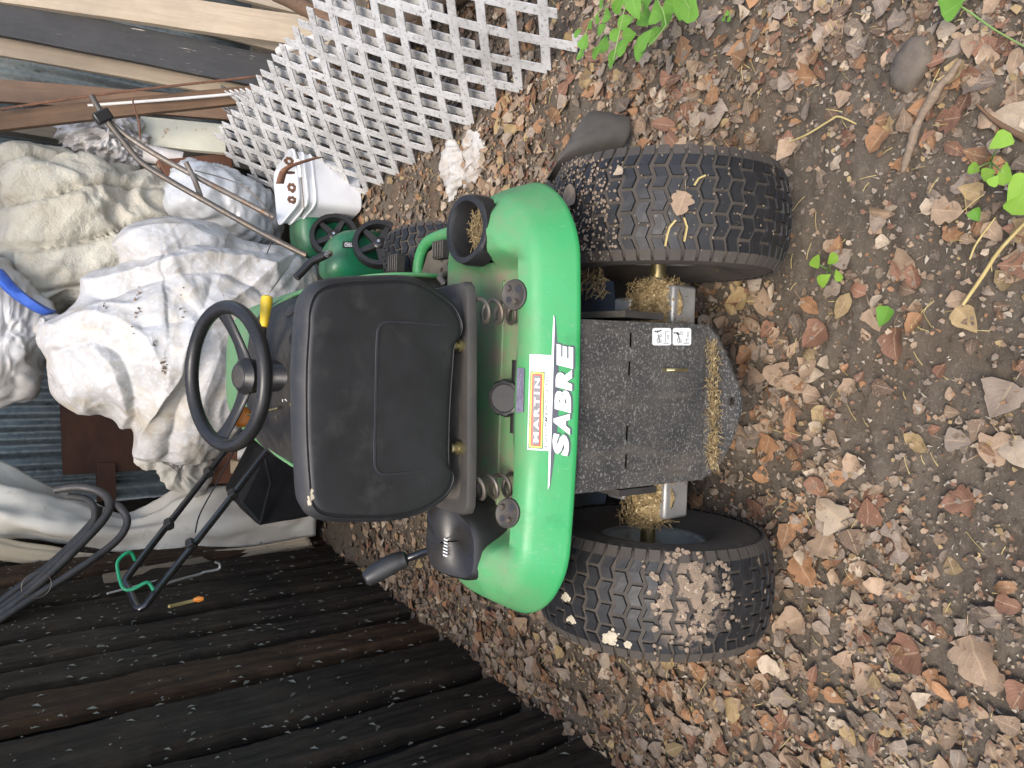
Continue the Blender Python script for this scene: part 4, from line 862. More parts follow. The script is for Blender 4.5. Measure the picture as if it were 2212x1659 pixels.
plank((0, -62), (0, 2), 4.3, (690, 36), (690, 104), 3.56, .04, 'pine_board', M_pale, 'pale bare pine board leaning next to the black painted board')
plank((0, 7), (0, 66), 4.32, (620, 118), (595, 200), 3.75, .03, 'painted_board', M_paintb, 'wide black painted board with pale scratches leaning on the wall')
plank((0, 74), (0, 124), 4.42, (495, 176), (478, 196), 3.98, .03, 'pine_board', M_greywood, 'weathered pine board between the black board and the sheet metal')
plank((0, 167), (0, 222), 4.52, (342, 204), (330, 240), 4.25, .03, 'pine_board', M_pink, 'pinkish brown board crossed by the thin rusty rods')
plank((0, 240), (0, 280), 4.05, (585, 183), (572, 212), 3.72, .035, 'brown_board', M_brownw, 'split dark brown board slanting across the other lumber')
plank((250, 8), (250, 22), 4.35, (640, 98), (625, 116), 3.8, .02, 'narrow_board', M_pale, 'narrow pale board tucked behind the black painted board')
plank((380, -70), (372, -38), 4.35, (640, 2), (625, 18), 3.9, .03, 'grey_board', M_greywood, 'grey board with a bare edge beside the sheet metal', ext0=.4)
mb = MB(); A, B = aty(592, -18, 3.3), aty(722, 52, 3.0); pts = [A + (B - A) * t + Vector((0, 0, .006 * math.sin(t * 11))) for t in np.linspace(-.7, 1.25, 16)]; o = mb.tube(pts, [.034 + .003 * math.sin(i * 2.3) for i in range(16)], 12).build('rotten_post', M_brownw, label='rotten brown round post lying over the lattice top', cat='post')
for pts, r, m, nm, lb, ct in ((((0, 236, 4.0), (250, 200, 3.85), (620, 158, 3.6)), .006, M_rust, 'thin_rod', 'long thin rusty rod leaning across the boards', 'rod'), (((190, 228, 3.95), (400, 212, 3.8), (625, 192, 3.65)), .007, M_pvc, 'chipped_rod', 'white rod with chipped paint beside the split brown board', 'rod'),
                              (((478, 186, 3.8), (520, 210, 3.75), (565, 234, 3.7)), .006, M_blackp, 'black_cable', 'short black cable end hanging in front of the lumber', 'cable'),
                              (((285, 210, 3.8), (292, 240, 3.78), (300, 262, 3.77), (303, 300, 3.76)), .004, M_rust, 'bent_wire', 'bent rusty wire hanging above the cream panel', 'wire')):
    P = smooth_loop([tuple(aty(*p)) for p in pts], 20, False)
    if nm in ('thin_rod', 'chipped_rod'): e = P[-1] - P[-2]; e = e / np.linalg.norm(e); P = np.vstack([P, P[-1] + e * (P[-1][2] / max(-e[2], .05)) * .98])
    MB().tube([tuple(p) for p in P], r, 8).build(nm, m, label=lb, cat=ct)
# cream enamel panel, rolls and small wood behind the handlebars
A = [aty(x, y, Y) for x, y, Y in ((303, 250, 4.25), (488, 268, 4.05), (488, 330, 4.0), (300, 312, 4.22))]; nrm = (A[1] - A[0]).cross(A[3] - A[0]).normalized()
if nrm.y < 0: nrm = -nrm
low = [p.copy() for p in A]; MB().prism(A, nrm * .03).build('enamel_panel', M_panel, bevel=.004, label='cream enamelled metal panel flecked with rust', cat='panel')
for (x0, y0, x1, y1, Y, r, lb) in ((312, 330, 395, 348, 4.15, .045, 'grey paper roll lying below the cream panel'), (340, 352, 470, 372, 4.1, .03, 'brown cardboard tube by the bubble wrap roll')):
    MB().tube([aty(x0, y0, Y), aty(x1, y1, Y - .05)], r, 18).build('roll', M_paper if 'paper' in lb else M_pink, label=lb, cat='roll')
MB().prism([aty(x, y, 4.05) for x, y in ((340, 345), (500, 330), (505, 385), (360, 380))], (0, .3, -.02)).build('cardboard_box', M_ply, bevel=.004, label='brown box behind the bubble wrap roll', cat='box')

# ---- soft heaps
def heap(name, px, Y, front, back, m, label, cat, amp, sc_, seed, n=150, rings=44, pw=2.2, ex=.55, fold=None, folda=0, n_oct=4, crease=.0, radial=(), ridges=()):
    lp = pxloop(px, n, Y); o = pillow(lp, front, back, (0, 1, -.12), rings, pw, ex).build(name, m, smooth=0, label=label, cat=cat); o.data.shade_smooth()
    def fn(P):
        Q = P + seed * 3.7; w_ = .35 * np.stack([perlin(Q * 2.3), perlin(Q * 2.3 + 31), perlin(Q * 2.3 + 57)], 1)
        d = amp * fbm((Q + w_) * sc_, n_oct)
        if crease: d = d + crease * (1.1 - 2.4 * np.abs(perlin((Q + w_) * sc_ * 1.5))) + crease * .42 * (1 - 2.2 * np.abs(perlin((Q + w_ * 1.3) * sc_ * 3.3 + 8))) + crease * .10 * (1 - 2 * np.abs(perlin((Q + w_) * sc_ * 8 + 3)))
        for pl_, A_, w2_ in ridges:
            L2 = smooth_loop([tuple(aty(*q, Y - .2)) for q in pl_], 24, False)[:, [0, 2]]; X2 = np.stack([P[:, 0], P[:, 2]], 1) + .012 * np.stack([perlin(P * 9), perlin(P * 9 + 5)], 1)
            dd = np.full(len(X2), 9.0)
            for a_, b_ in zip(L2[:-1], L2[1:]): e_ = b_ - a_; t_ = np.clip(((X2 - a_) @ e_) / (e_ @ e_ + 1e-9), 0, 1); dd = np.minimum(dd, np.linalg.norm(X2 - a_ - t_[:, None] * e_, axis=1))
            d = d + A_ * np.exp(-dd / w2_)
        for i_, rp_ in enumerate(radial):
            p0 = np.array(tuple(aty(*rp_))); dx, dz = P[:, 0] - p0[0], P[:, 2] - p0[2]; rr = np.hypot(dx, dz) + 1e-3; ph = np.arctan2(dz, dx)
            q_ = np.stack([ph * 2.1 + .9 * perlin(Q * 1.6 + i_), rr * 1.1, np.full_like(rr, i_ * 7.7)], 1); rd = (1 - 2.6 * np.abs(perlin(q_))) + .25 * (1 - 2.6 * np.abs(perlin(q_ * 2.3 + 4)))
            d = d + .013 * rd * np.clip(rr * 3, 0, 1) * np.exp(-rr * .9)
        if fold is not None: t = P @ np.array(fold); d = d + folda * (1 - 2 * np.abs(np.sin(t * .5 + 3 * perlin(Q * 1.6))) ** .0 if False else -np.exp(-np.abs(np.sin(t * .5 + 3.0 * perlin(Q * 1.6))) * 6) * 2.2)
        return d
    return disp(o, fn)
heap('insulation_pile', ((-30, 345), (60, 325), (140, 335), (210, 350), (290, 365), (362, 385), (382, 420), (360, 460), (330, 480), (300, 520), (300, 620), (400, 700), (560, 640), (610, 560), (600, 700), (570, 800), (300, 720), (170, 700), (60, 690), (-30, 640)), 4.25, .32, .30, M_insul, 'heap of cream fibre insulation behind the white tarp heap', 'insulation', .04, 3.0, 1, n=220, rings=70, fold=(38, 0, 6), folda=.03, pw=3.5, ex=.6, crease=.018)
RID = [(((262, 560), (330, 548), (430, 532), (570, 552)), -.055, .03), (((275, 520), (340, 505), (430, 515), (560, 545)), .035, .05), (((215, 612), (320, 585), (440, 572), (570, 600)), .045, .045), (((220, 640), (330, 612), (450, 600), (540, 640)), -.03, .025), (((115, 715), (190, 690), (260, 705), (330, 770), (345, 850)), .035, .05), (((130, 760), (200, 735), (270, 800), (300, 920), (310, 980)), -.03, .03),
       (((205, 740), (270, 850), (285, 925)), .035, .035), (((400, 700), (372, 800), (335, 900), (330, 985)), .04, .04), (((425, 720), (400, 820), (370, 920), (372, 990)), -.035, .028), (((640, 560), (520, 630), (420, 700), (380, 760)), .04, .05), (((120, 750), (150, 815), (200, 880)), .03, .03), (((440, 620), (400, 690), (300, 720)), -.02, .03), (((350, 640), (300, 670), (220, 665)), .02, .03)]
heap('white_tarp_heap', ((660, 556), (640, 552), (590, 545), (545, 538), (500, 525), (455, 498), (400, 484), (330, 480), (275, 500), (262, 560), (205, 605), (170, 650), (110, 712), (100, 770), (130, 840), (180, 885), (232, 905), (285, 935), (312, 985), (360, 1000), (400, 998), (470, 972), (560, 930), (650, 960), (705, 900), (712, 760), (700, 600)), 3.45, .34, .35, M_tarp, 'crumpled dirty white plastic tarp heaped in front of the hood', 'tarp', .03, 1.7, 2, n=420, rings=150, pw=2.4, ex=.62, crease=.009, n_oct=2, radial=[(660, 556, 3.35), (112, 745, 3.5), (400, 1000, 3.4), (330, 480, 3.4)], ridges=RID)
TH = bpy.data.objects['white_tarp_heap']; mb = MB()
def on_heap(x, y):
    h = TH.ray_cast(Vector((0, 0, CAMH)), ray(x, y).normalized()); return (h[1], h[2]) if h[0] else (None, None)
for (x, y, r, k) in ((352, 788, 8, 14), (300, 640, 14, 7), (290, 690, 16, 6), (395, 655, 16, 5), (225, 660, 14, 5), (330, 745, 6, 5)):
    for i in range(k):
        p, n = on_heap(random.gauss(x, r * .5), random.gauss(y, r))
        if p: a = Vector((random.gauss(0, 1), random.gauss(0, 1), random.gauss(0, 1))).normalized(); b = n.cross(a) * random.uniform(.003, .007); c_ = a.cross(b).normalized() * random.uniform(.004, .012); p = p + n * .004; mb.add([p - b, p + c_, p + b * 1.2, p - c_], [(0, 1, 2, 3)])
mb.build('leaf_debris', mat('brown_debris', (.20, .12, .07), (.12, .075, .045), 60, .9, 0), TH, smooth=0, kind='stuff')
heap('white_sack', ((-40, 575), (0, 560), (40, 590), (85, 640), (118, 690), (128, 720), (112, 760), (85, 800), (72, 850), (40, 868), (-40, 860)), 4.0, .16, .25, M_sack, 'soiled grey white sack with a blue seam on top of the heap', 'sack', .03, 3.2, 3, crease=.014)
P = smooth_loop([tuple(aty(x, y, Y)) for x, y, Y in ((-10, 585, 3.86), (25, 625, 3.80), (60, 652, 3.78), (95, 672, 3.80), (112, 676, 3.84))], 30, False)
mb = MB(); V = []
for i, p in enumerate(P): V += [tuple(p + np.array([0, 0, .020])), tuple(p + np.array([0, -.016, .010])), tuple(p + np.array([0, -.018, -.010])), tuple(p + np.array([0, 0, -.020]))]
mb.grid(V, 30, 4); o = mb.build('blue_seam', M_blue, smooth=60); o.parent = bpy.data.objects['white_sack']; sm = o.modifiers.new('s', 'SOLIDIFY'); sm.thickness = .012
heap('plastic_sheet_scrap', ((92, 690), (105, 730), (130, 780), (150, 800), (140, 745), (128, 700)), 3.75, .05, .05, M_tarp, 'small pleated scrap of white plastic beside the sack', 'plastic', .02, 9, 9, n=60, rings=14, crease=.03)
heap('bubble_wrap_roll', ((375, 372), (400, 352), (450, 362), (520, 388), (575, 420), (600, 460), (605, 520), (590, 556), (540, 545), (470, 500), (400, 470), (360, 440)), 3.85, .22, .25, M_bubble, 'loose roll of clear grey bubble wrap beside the insulation', 'bubble wrap', .012, 6, 4, n=110, rings=30, pw=3, crease=.012)
heap('crumpled_paper', ((132, 268), (165, 252), (215, 250), (270, 262), (302, 285), (298, 330), (280, 368), (245, 352), (200, 335), (160, 310)), 4.22, .06, .12, M_paper, 'torn crumpled white wrapping under the lumber', 'paper', .02, 9, 5, n=120, rings=30, crease=.035)
heap('grey_cloth', ((300, 985), (330, 1010), (380, 1050), (430, 1062), (446, 1030), (440, 990), (400, 1000), (340, 990)), 3.75, .05, .12, M_canvas, 'dark grey cloth hanging under the white tarp heap', 'cloth', .012, 6, 6, n=70, rings=16, crease=.02)

# ---- back left corner: plywood, post, canvas, hoses
A = [aty(x, y, 4.66) for x, y in ((128, 843), (376, 838), (380, 1012), (136, 1026))]; MB().prism(A, (0, .016, 0)).build('plywood_sheet', M_ply, bevel=.002, label='reddish brown plywood sheet against the corrugated back wall', cat='plywood')
A = [aty(x, y, 4.67) for x, y in ((205, 1026), (252, 1024), (252, 1100), (208, 1100))]; a0, b0 = aty(205, 1060, 4.67), aty(252, 1060, 4.67)
MB().prism([aty(208, 1000, 4.64), aty(250, 1000, 4.64), aty(252, 1130, 4.6), aty(212, 1130, 4.6)], (0, .03, 0)).build('brown_strut', M_ply, bevel=.002, label='brown wooden strut running on from the plywood sheet', cat='strut')
def sheetpx(name, rows, m, label, cat, th=.006, nu=60, nv=40, amp=.01, seed=1, fold=0, drape=0):
    """hanging cloth: rows of pixel points with distances, rows run across, lofted down"""
    R = [smooth_loop([tuple(aty(*p)) for p in r], nv, False) for r in rows]; R = np.array(R); G = np.array([smooth_loop(R[:, j], nu, False) for j in range(nv)]).transpose(1, 0, 2)
    mb = MB(); mb.grid(G.reshape(-1, 3), nu, nv); o = mb.build(name, m, smooth=0, label=label, cat=cat); o.data.shade_smooth()
    jj = np.tile(np.linspace(0, 1, nv), nu)
    disp(o, lambda P: amp * fbm(P * 5 + seed, 4) + fold * np.abs(np.sin(jj * 9 + 2 * perlin(P * 2.5 + seed))) - .5 * fold * np.abs(perlin(P * 7 + seed)))
    sm = o.modifiers.new('s', 'SOLIDIFY'); sm.thickness = th; return o
sheetpx('canvas_cover', [[(-20, 990, 4.15), (-20, 1060, 3.95), (-20, 1120, 3.85), (-20, 1168, 3.9)], [(100, 1042, 4.1), (100, 1080, 3.9), (105, 1130, 3.8), (105, 1180, 3.9)], [(180, 1078, 4.1), (190, 1105, 3.85), (195, 1150, 3.8), (200, 1196, 3.85)], [(262, 1112, 4.05), (268, 1130, 3.85), (272, 1155, 3.8), (275, 1196, 3.8)],
                          [(340, 1070, 3.95), (345, 1105, 3.82), (350, 1150, 3.76), (355, 1190, 3.76)], [(460, 1022, 3.9), (465, 1080, 3.72), (470, 1140, 3.66), (475, 1188, 3.7)], [(580, 1010, 3.85), (590, 1080, 3.68), (600, 1135, 3.62), (600, 1178, 3.68)], [(684, 1010, 3.82), (684, 1070, 3.64), (684, 1120, 3.58), (682, 1158, 3.62)]],
        M_canvas, 'grey canvas cover hanging in folds in the back left corner of the shed', 'canvas', fold=.03, amp=.014)
sheetpx('canvas_strip', [[(-20, 1160, 3.88), (-20, 1180, 3.84), (-20, 1208, 3.84)], [(100, 1178, 3.84), (110, 1200, 3.8), (110, 1226, 3.8)], [(200, 1196, 3.82), (205, 1212, 3.78), (205, 1232, 3.78)], [(330, 1196, 3.74), (335, 1208, 3.72), (340, 1222, 3.72)], [(500, 1186, 3.66), (510, 1198, 3.64), (520, 1210, 3.64)], [(665, 1160, 3.60), (672, 1172, 3.58), (675, 1182, 3.58)]],
        M_canvas2, 'long beige hem strip along the canvas beside the slab wall', 'canvas', nv=14, amp=.006, fold=.008)
for i, (pts, r) in enumerate(((((-10, 1335, 3.2), (80, 1265, 3.22), (160, 1190, 3.25), (225, 1120, 3.3), (236, 1085, 3.35), (215, 1062, 3.4), (170, 1052, 3.45), (120, 1058, 3.5)), .016), (((-10, 1322, 3.25), (70, 1262, 3.27), (140, 1195, 3.3), (195, 1140, 3.33), (205, 1105, 3.37), (190, 1080, 3.42), (150, 1072, 3.5)), .013), (((-10, 1345, 3.18), (90, 1280, 3.2), (190, 1215, 3.22), (255, 1165, 3.25), (275, 1125, 3.28), (258, 1095, 3.32), (235, 1085, 3.4)), .014), (((-10, 1308, 3.28), (60, 1255, 3.3), (120, 1210, 3.33), (200, 1128, 3.38), (214, 1098, 3.42)), .015))):
    P = smooth_loop([tuple(aty(*p)) for p in pts], 90, False); MB().tube([tuple(p) for p in P], [r * (1 + .05 * (k % 2)) for k in range(90)], 10).build('black_hose', M_hose, label=('thick dusty black hose, the outermost of the bent bundle on the canvas', 'dusty black hose nested inside the bent bundle on the canvas', 'dusty black hose with a long bend reaching lowest in the bundle', 'thin dusty black hose tucked behind the bent bundle')[i], cat='hose', group='black hoses bent over the canvas')
mb = MB(); c = aty(78, 1262, 3.17); mb.tube([c + Vector((.05 * math.cos(a) * .9, -.02, .045 * math.sin(a))) for a in np.linspace(0, 6.28, 20, endpoint=False)], .0015, 5, closed=True); mb.build('tie_string', M_spring, label='thin string tied round the black hose bundle', cat='string')
P0 = [aty(*p, 3.6) for p in ((222, 1312 - 8), (510, 1232 - 8))]; MB().tube([aty(232, 1282, 3.3), aty(508, 1210, 3.62)], .004, 6).build('white_strip', M_pvc, label='thin white strip leaning on the slab wall below the canvas', cat='strip')
MB().prism([aty(222, 1240, 3.45), aty(232, 1285, 3.40), aty(505, 1212, 3.66), aty(505, 1190, 3.70)], (-.01, .012, 0)).build('grey_cardboard', M_greywood, label='grey cardboard flap between the canvas hem and the slab wall', cat='cardboard')
for pts, m, r, lb, ct, nm in ((((292, 1210, 2.88), (280, 1192, 2.87), (255, 1212, 2.86), (256, 1240, 2.84), (266, 1270, 2.80), (285, 1273, 2.79), (316, 1258, 2.78), (324, 1262, 2.78), (332, 1275, 2.77)), M_bungee, .006, 'green cord looped round the black mower handle', 'bungee', 'bungee_loop'),
                              (((365, 1310, 2.82), (400, 1302, 2.85), (425, 1296, 2.86), (438, 1294, 2.86)), M_stem, .006, 'pale strap with an orange tip hung on the slab wall', 'strap', 'strap'),
                              (((330, 1272, 2.85), (380, 1254, 2.88), (432, 1240, 2.90), (440, 1236, 2.9), (462, 1232, 2.9), (474, 1228, 2.9), (474, 1218, 2.9), (464, 1214, 2.9)), M_steelgrey, .0045, 'grey cord ending in an open metal hook on the slab wall', 'hook', 'wire_hook')):
    P = smooth_loop([tuple(aty(*p)) for p in pts], 40, False); MB().tube([tuple(p) for p in P], r, 7).build(nm, m, label=lb, cat=ct)
P = [aty(418, 1296, 2.85), aty(440, 1293, 2.84)]; o = MB().tube([P[0], (P[0] + P[1]) / 2, P[1]], [.006, .011, .006], 8).build('strap_tip', M_orange); o.parent = bpy.data.objects['strap']
for i, (x0, y0, x1, y1, Y, m, lb) in enumerate(((455, 960, 540, 1040, 3.75, M_ply, 'dark red box on the floor behind the mower handles'), (525, 1000, 555, 1030, 3.5, M_pale, 'small pale wood block by the red box'), (540, 965, 580, 1010, 3.55, M_pail, 'white plastic box standing beside the mower hood'))):
    a, b = aty(x0, y0, Y), aty(x1, y1, Y); MB().box(((a.x + b.x) / 2, Y + .1, (a.z + b.z) / 2), (abs(a.x - b.x), .2, abs(a.z - b.z))).build('storage_box', m, bevel=.006, label=lb, cat='box')

# ---- walk-behind mower whose folded-up black handle and grass bag show on the left
pmw = empty('push_mower', (-.25, 3.25, 0), 0, 'push mower with black tubular handle and black grass bag by the canvas', 'push mower'); I = Matrix.Translation((.25, -3.25, 0))
def wp(x, y, Y): return I @ aty(x, y, Y)
h1 = [wp(560, 880, 3.25), wp(488, 972, 3.22), wp(400, 1086, 3.10), wp(330, 1175, 3.0), wp(280, 1240, 2.93), wp(271, 1254, 2.92)]
h2 = [wp(640, 900, 3.0), wp(574, 978, 2.98), wp(490, 1086, 2.92), wp(420, 1175, 2.86), wp(345, 1268, 2.80), wp(316, 1306, 2.78), wp(306, 1314, 2.78)]
pts = h1 + [wp(276, 1268, 2.90), wp(296, 1312, 2.80)] + h2[::-1]
P = smooth_loop([tuple(p) for p in pts], 120, False); MB().tube([tuple(p) for p in P], .0125, 12).build('handle', M_blackgloss, pmw)
for x, y, Y in ((450, 1020, 3.16), (365, 1132, 3.04), (503, 1068, 2.93), (412, 1176, 2.86)):
    c = wp(x, y, Y); mb = MB(); mb.lathe([(.0005, .02), (.016, .02), (.02, .012), (.018, -.018), (.0005, -.018)], 6, Matrix.Translation(c) @ Matrix.Rotation(R_(60), 4, 'Z')); mb.build('clamp_knob', M_blackp, pmw, bevel=.002)
P = smooth_loop([tuple(wp(*p)) for p in ((505, 975, 3.1), (470, 1040, 3.05), (432, 1110, 2.98), (422, 1150, 2.92))], 20, False); MB().tube([tuple(p) for p in P], .003, 6).build('control_cable', M_blackp, pmw)
B0 = [wp(*p) for p in ((516, 1085, 3.05), (575, 968, 3.12), (700, 965, 3.18), (720, 1105, 3.0), (640, 1122, 2.95), (560, 1137, 2.98))]
mb = MB(); n = 6; back_ = [p + Vector((.02, .28, -.02)) for p in B0]; mb.add(B0 + back_, [tuple(range(6))] + [tuple(range(11, 5, -1))] + [(i, (i + 1) % 6, 6 + (i + 1) % 6, 6 + i) for i in range(6)]); mb.build('grass_bag', M_fabric, pmw, bevel=.014, seg=3)
MB().tube([wp(572, 985, 3.06), wp(585, 1045, 3.0), wp(562, 1134, 2.97)], .006, 8).build('bag_piping', M_fabric, pmw)
mb = MB(); mb.box((.05, .12, .14), (.46, .5, .14)); mb.build('deck', M_dgreen, pmw, bevel=.05, seg=4)
mb = MB(); mb.lathe([(.001, .32), (.10, .32), (.12, .30), (.12, .20), (.001, .2)], 24, Matrix.Translation((.05, .12, 0)) @ Matrix.Rotation(R_(-90), 4, 'Y')); mb.build('engine', M_blackp, pmw)
def small_wheel(parent, c, r, wd, axis, spokes=5):
    rot = Vector((1, 0, 0)).rotation_difference(Vector(axis)).to_matrix().to_4x4(); Mx = Matrix.Translation(c) @ rot
    mb = MB(); n = 60; V = []
    for rr, a in ((r * .80, -wd / 2), (r * .97, -wd / 2), (r, -wd * .3), (r, wd * .3), (r * .97, wd / 2), (r * .80, wd / 2), (r * .76, 0)):
        V += [Mx @ Vector((a, rr * (1 + (.018 if rr > r * .95 and k % 2 else 0)) * math.cos(2 * math.pi * k / n), rr * (1 + (.018 if rr > r * .95 and k % 2 else 0)) * math.sin(2 * math.pi * k / n))) for k in range(n)]
    mb.grid(V + V[:n], 8, n, wrap=True); wh = mb.build('wheel', M_rubber, parent)
    mb = MB(); mb.lathe([(.001, wd * .55), (r * .17, wd * .55), (r * .24, wd * .42), (r * .24, -wd * .3), (.001, -wd * .3)], 20, Mx)
    for k in range(spokes):
        a = 2 * math.pi * k / spokes + .3; d = Vector((0, math.cos(a), math.sin(a))); e = Vector((0, -math.sin(a), math.cos(a)))
        Q = [Mx @ (d * q + e * s_ * w2 + Vector((z, 0, 0))) for z in (-wd * .25, wd * .28) for q, w2 in ((r * .2, r * .13), (r * .80, r * .09)) for s_ in (-1, 1)]
        mb.add(Q, [(0, 1, 3, 2), (4, 6, 7, 5), (0, 2, 6, 4), (1, 5, 7, 3), (0, 4, 5, 1), (2, 3, 7, 6)])
    mb.build('spokes', M_blackp, wh); mb = MB(); mb.lathe([(.0005, wd * .72), (r * .06, wd * .7), (r * .09, wd * .56)], 12, Mx); mb.build('axle_nut', M_chrome, wh)
for dx in (-.2, .3):
    for dy in (-.1, .34): small_wheel(pmw, Vector((dx, dy, .09)), .09, .04, (1 if dx > 0 else -1, 0, 0))

# ---- two dark green mowers beside the tractor
def green_mower(loc, ax, label, px_handle=None, text=False):
    g = empty('green_push_mower', loc, 0, label, 'push mower', 'dark green push mowers beside the tractor'); return g
W1 = aty(722, 511, 3.18); W2 = aty(818, 528, 2.86); axv = Vector((.30, -.80, .42)).normalized()
for W, lab, body, text in ((W2, 'dark green push mower with spoked wheel and white lettering on its deck', ((705, 590), (712, 525), (735, 502), (770, 497), (806, 500), (846, 520), (850, 560), (830, 600), (760, 612)), True), (W1, 'dusty dark green push mower with rusty bent handlebars beside the white pail', ((640, 520), (640, 452), (668, 432), (720, 425), (745, 450), (760, 520), (720, 560), (665, 556)), False)):
    g = green_mower((W.x, W.y, 0), None, lab, None, text); J = Matrix.Translation((-W.x, -W.y, 0))
    small_wheel(g, J @ W, .104, .045, axv)
    Yb = W.y + .13; lp = np.array([tuple(J @ Vector(p)) for p in pxloop(body, 60, Yb)]); pillow(lp, .07, .22, (0, 1, -.1), 14, 5, .5).build('deck', M_dgreen, g, smooth=50)
    if text:
        q = [(722, 528.5), (722, 528.5), (722, 528.5), (722, 528.5)]
        V, F = text_mesh('CERTIFIED', bold=.02); Qd = [(772, 524), (744, 524), (744, 533), (772, 533)]
        def ond(x, y, lift): return J @ aty(x, y, Yb - .074 - lift)
        mb = MB(); mb.grid([ond(*quadpx([(776, 521.5), (740, 521.5), (740, 535), (776, 535)], i / 3, j), 0) for i in range(4) for j in (0, 1)], 4, 2); mb.build('deck_label', M_blackpr, g)
        mb = MB(); mb.add([ond(*quadpx([(772, 524), (744, 524), (744, 533), (772, 533)], u, v), .0015) for u, v in V], F); mb.build('deck_lettering', M_whited, g, smooth=0)
        mb = MB(); mb.lathe([(.0005, .02), (.012, .018), (.016, .0)], 14, Matrix.Translation(J @ aty(709, 549, W.y)) @ Matrix.Rotation(R_(-90), 4, 'Z')); mb.build('chrome_knob', M_chrome, g)
        MB().tube([J @ aty(640, 600, W.y + .05), J @ aty(672, 566, W.y + .05), J @ aty(706, 550, W.y + .02)], .016, 10).build('handle', M_blackp, g)
    else:
        for pts, r, m in ((((198, 208, 3.62), (212, 232, 3.6), (232, 262, 3.58), (262, 300, 3.55), (305, 350, 3.5), (370, 392, 3.43), (440, 432, 3.36), (560, 500, 3.25), (662, 552, 3.15)), .0125, M_spring), (((222, 248, 3.6), (258, 282, 3.57), (330, 330, 3.52), (420, 380, 3.46), (520, 432, 3.4), (592, 470, 3.34)), .012, M_oldtube), (((402, 352, 3.47), (420, 388, 3.44), (436, 432, 3.37)), .011, M_oldtube)):
            P = smooth_loop([tuple(J @ aty(*p)) for p in pts], 60, False); MB().tube([tuple(p) for p in P], r, 12).build('handlebar', m, g)
        MB().box(J @ aty(222, 252, 3.58), (.05, .04, .07), Matrix.Rotation(R_(-35), 3, 'Y')).build('handle_clamp', M_blackp, g, bevel=.008)
        P = smooth_loop([tuple(J @ aty(*p)) for p in ((420, 368, 3.42), (510, 395, 3.38), (568, 440, 3.32), (590, 500, 3.25), (575, 552, 3.2))], 30, False); MB().tube([tuple(p) for p in P], .0025, 6).build('cable', M_spring, g)

# ---- white pail
PC = atz(745, 425, 0); pail = empty('white_pail', (PC.x - .02, 3.26, 0), R_(14), 'white square plastic pail holding rusty hardware', 'pail')
def rsq(h, n=48, r=.32): return [(h * math.copysign(abs(math.cos(a)) ** r, math.cos(a)), h * math.copysign(abs(math.sin(a)) ** r, math.sin(a))) for a in np.linspace(0, 2 * math.pi, n, endpoint=False)]
mb = MB(); V = []
lay = [(.02, .004), (.100, .004), (.108, .012), (.120, .225), (.126, .227), (.1265, .232), (.122, .236), (.123, .260), (.129, .262), (.1295, .268), (.125, .272), (.127, .300), (.133, .302), (.134, .310), (.129, .312), (.123, .26), (.108, .03), (.02, .025)]
for h, z in lay: V += [(x, y, z) for x, y in rsq(h)]
mb.grid(V, len(lay), 48, wrap=True); mb.build('body', M_pail, pail, smooth=35)
MB().tube([(-.140, -.02, .262), (-.15, -.12, .285), (-.05, -.155, .30), (.06, -.155, .303), (.15, -.10, .298), (.140, -.01, .268)], .0028, 6).build('wire_handle', M_spring, pail)
MB().tube([(-.03, -.156, .302), (.05, -.156, .304)], .008, 8).build('grip', M_pail, pail)
hw = []
for i, (x, y, rz, lb) in enumerate(((-.05, -.10, .3, 'rusty slotted hinge plate poking from the pail by its wire handle'), (.02, -.10, 1.2, 'rusty eyed bracket standing upright in the white pail'), (.07, -.10, -.4, 'rusty toothed bar hooked over the pail rim near the lattice'), (-.10, -.09, .8, 'small rusty tab at the pail corner by the green mower'))):
    outer = [(.035 * math.cos(a) * (1.1 if k % 3 else .8), .03 * math.sin(a) * (1.05 if k % 2 else .9)) for k, a in enumerate(np.linspace(0, 2 * math.pi, 14, endpoint=False))]; hole = [(.013 * math.cos(a), .011 * math.sin(a)) for a in np.linspace(0, 2 * math.pi, 9, endpoint=False)]
    o = holed(outer, [hole], lambda a, b: (a, 0, b), .004).build('rusty_bracket', M_rust, smooth=0, label=lb, cat='hardware', group='rusty hardware in the pail'); sm = o.modifiers.new('s', 'SOLIDIFY'); sm.thickness = .005
    o.location = pail.location + Matrix.Rotation(R_(14), 3, 'Z') @ Vector((x, y, .322)); o.rotation_euler = (R_(-15), R_(50 * (i % 3)), rz * .8); o.scale = (.62, 1, .62)
P = smooth_loop([tuple(aty(*p)) for p in ((604, 398, 3.16), (612, 372, 3.14), (630, 358, 3.12), (660, 348, 3.08), (690, 340, 3.06))], 20, False)
mb = MB(); V = []
for p in P: V += [tuple(p + np.array([0, 0, .016])), tuple(p + np.array([.004, -.003, -.016]))]
mb.grid(V, 20, 2); o = mb.build('rusty_strap', M_rust, label='bent rusty metal strap resting on the pail rim', cat='strap'); sm = o.modifiers.new('s', 'SOLIDIFY'); sm.thickness = .004

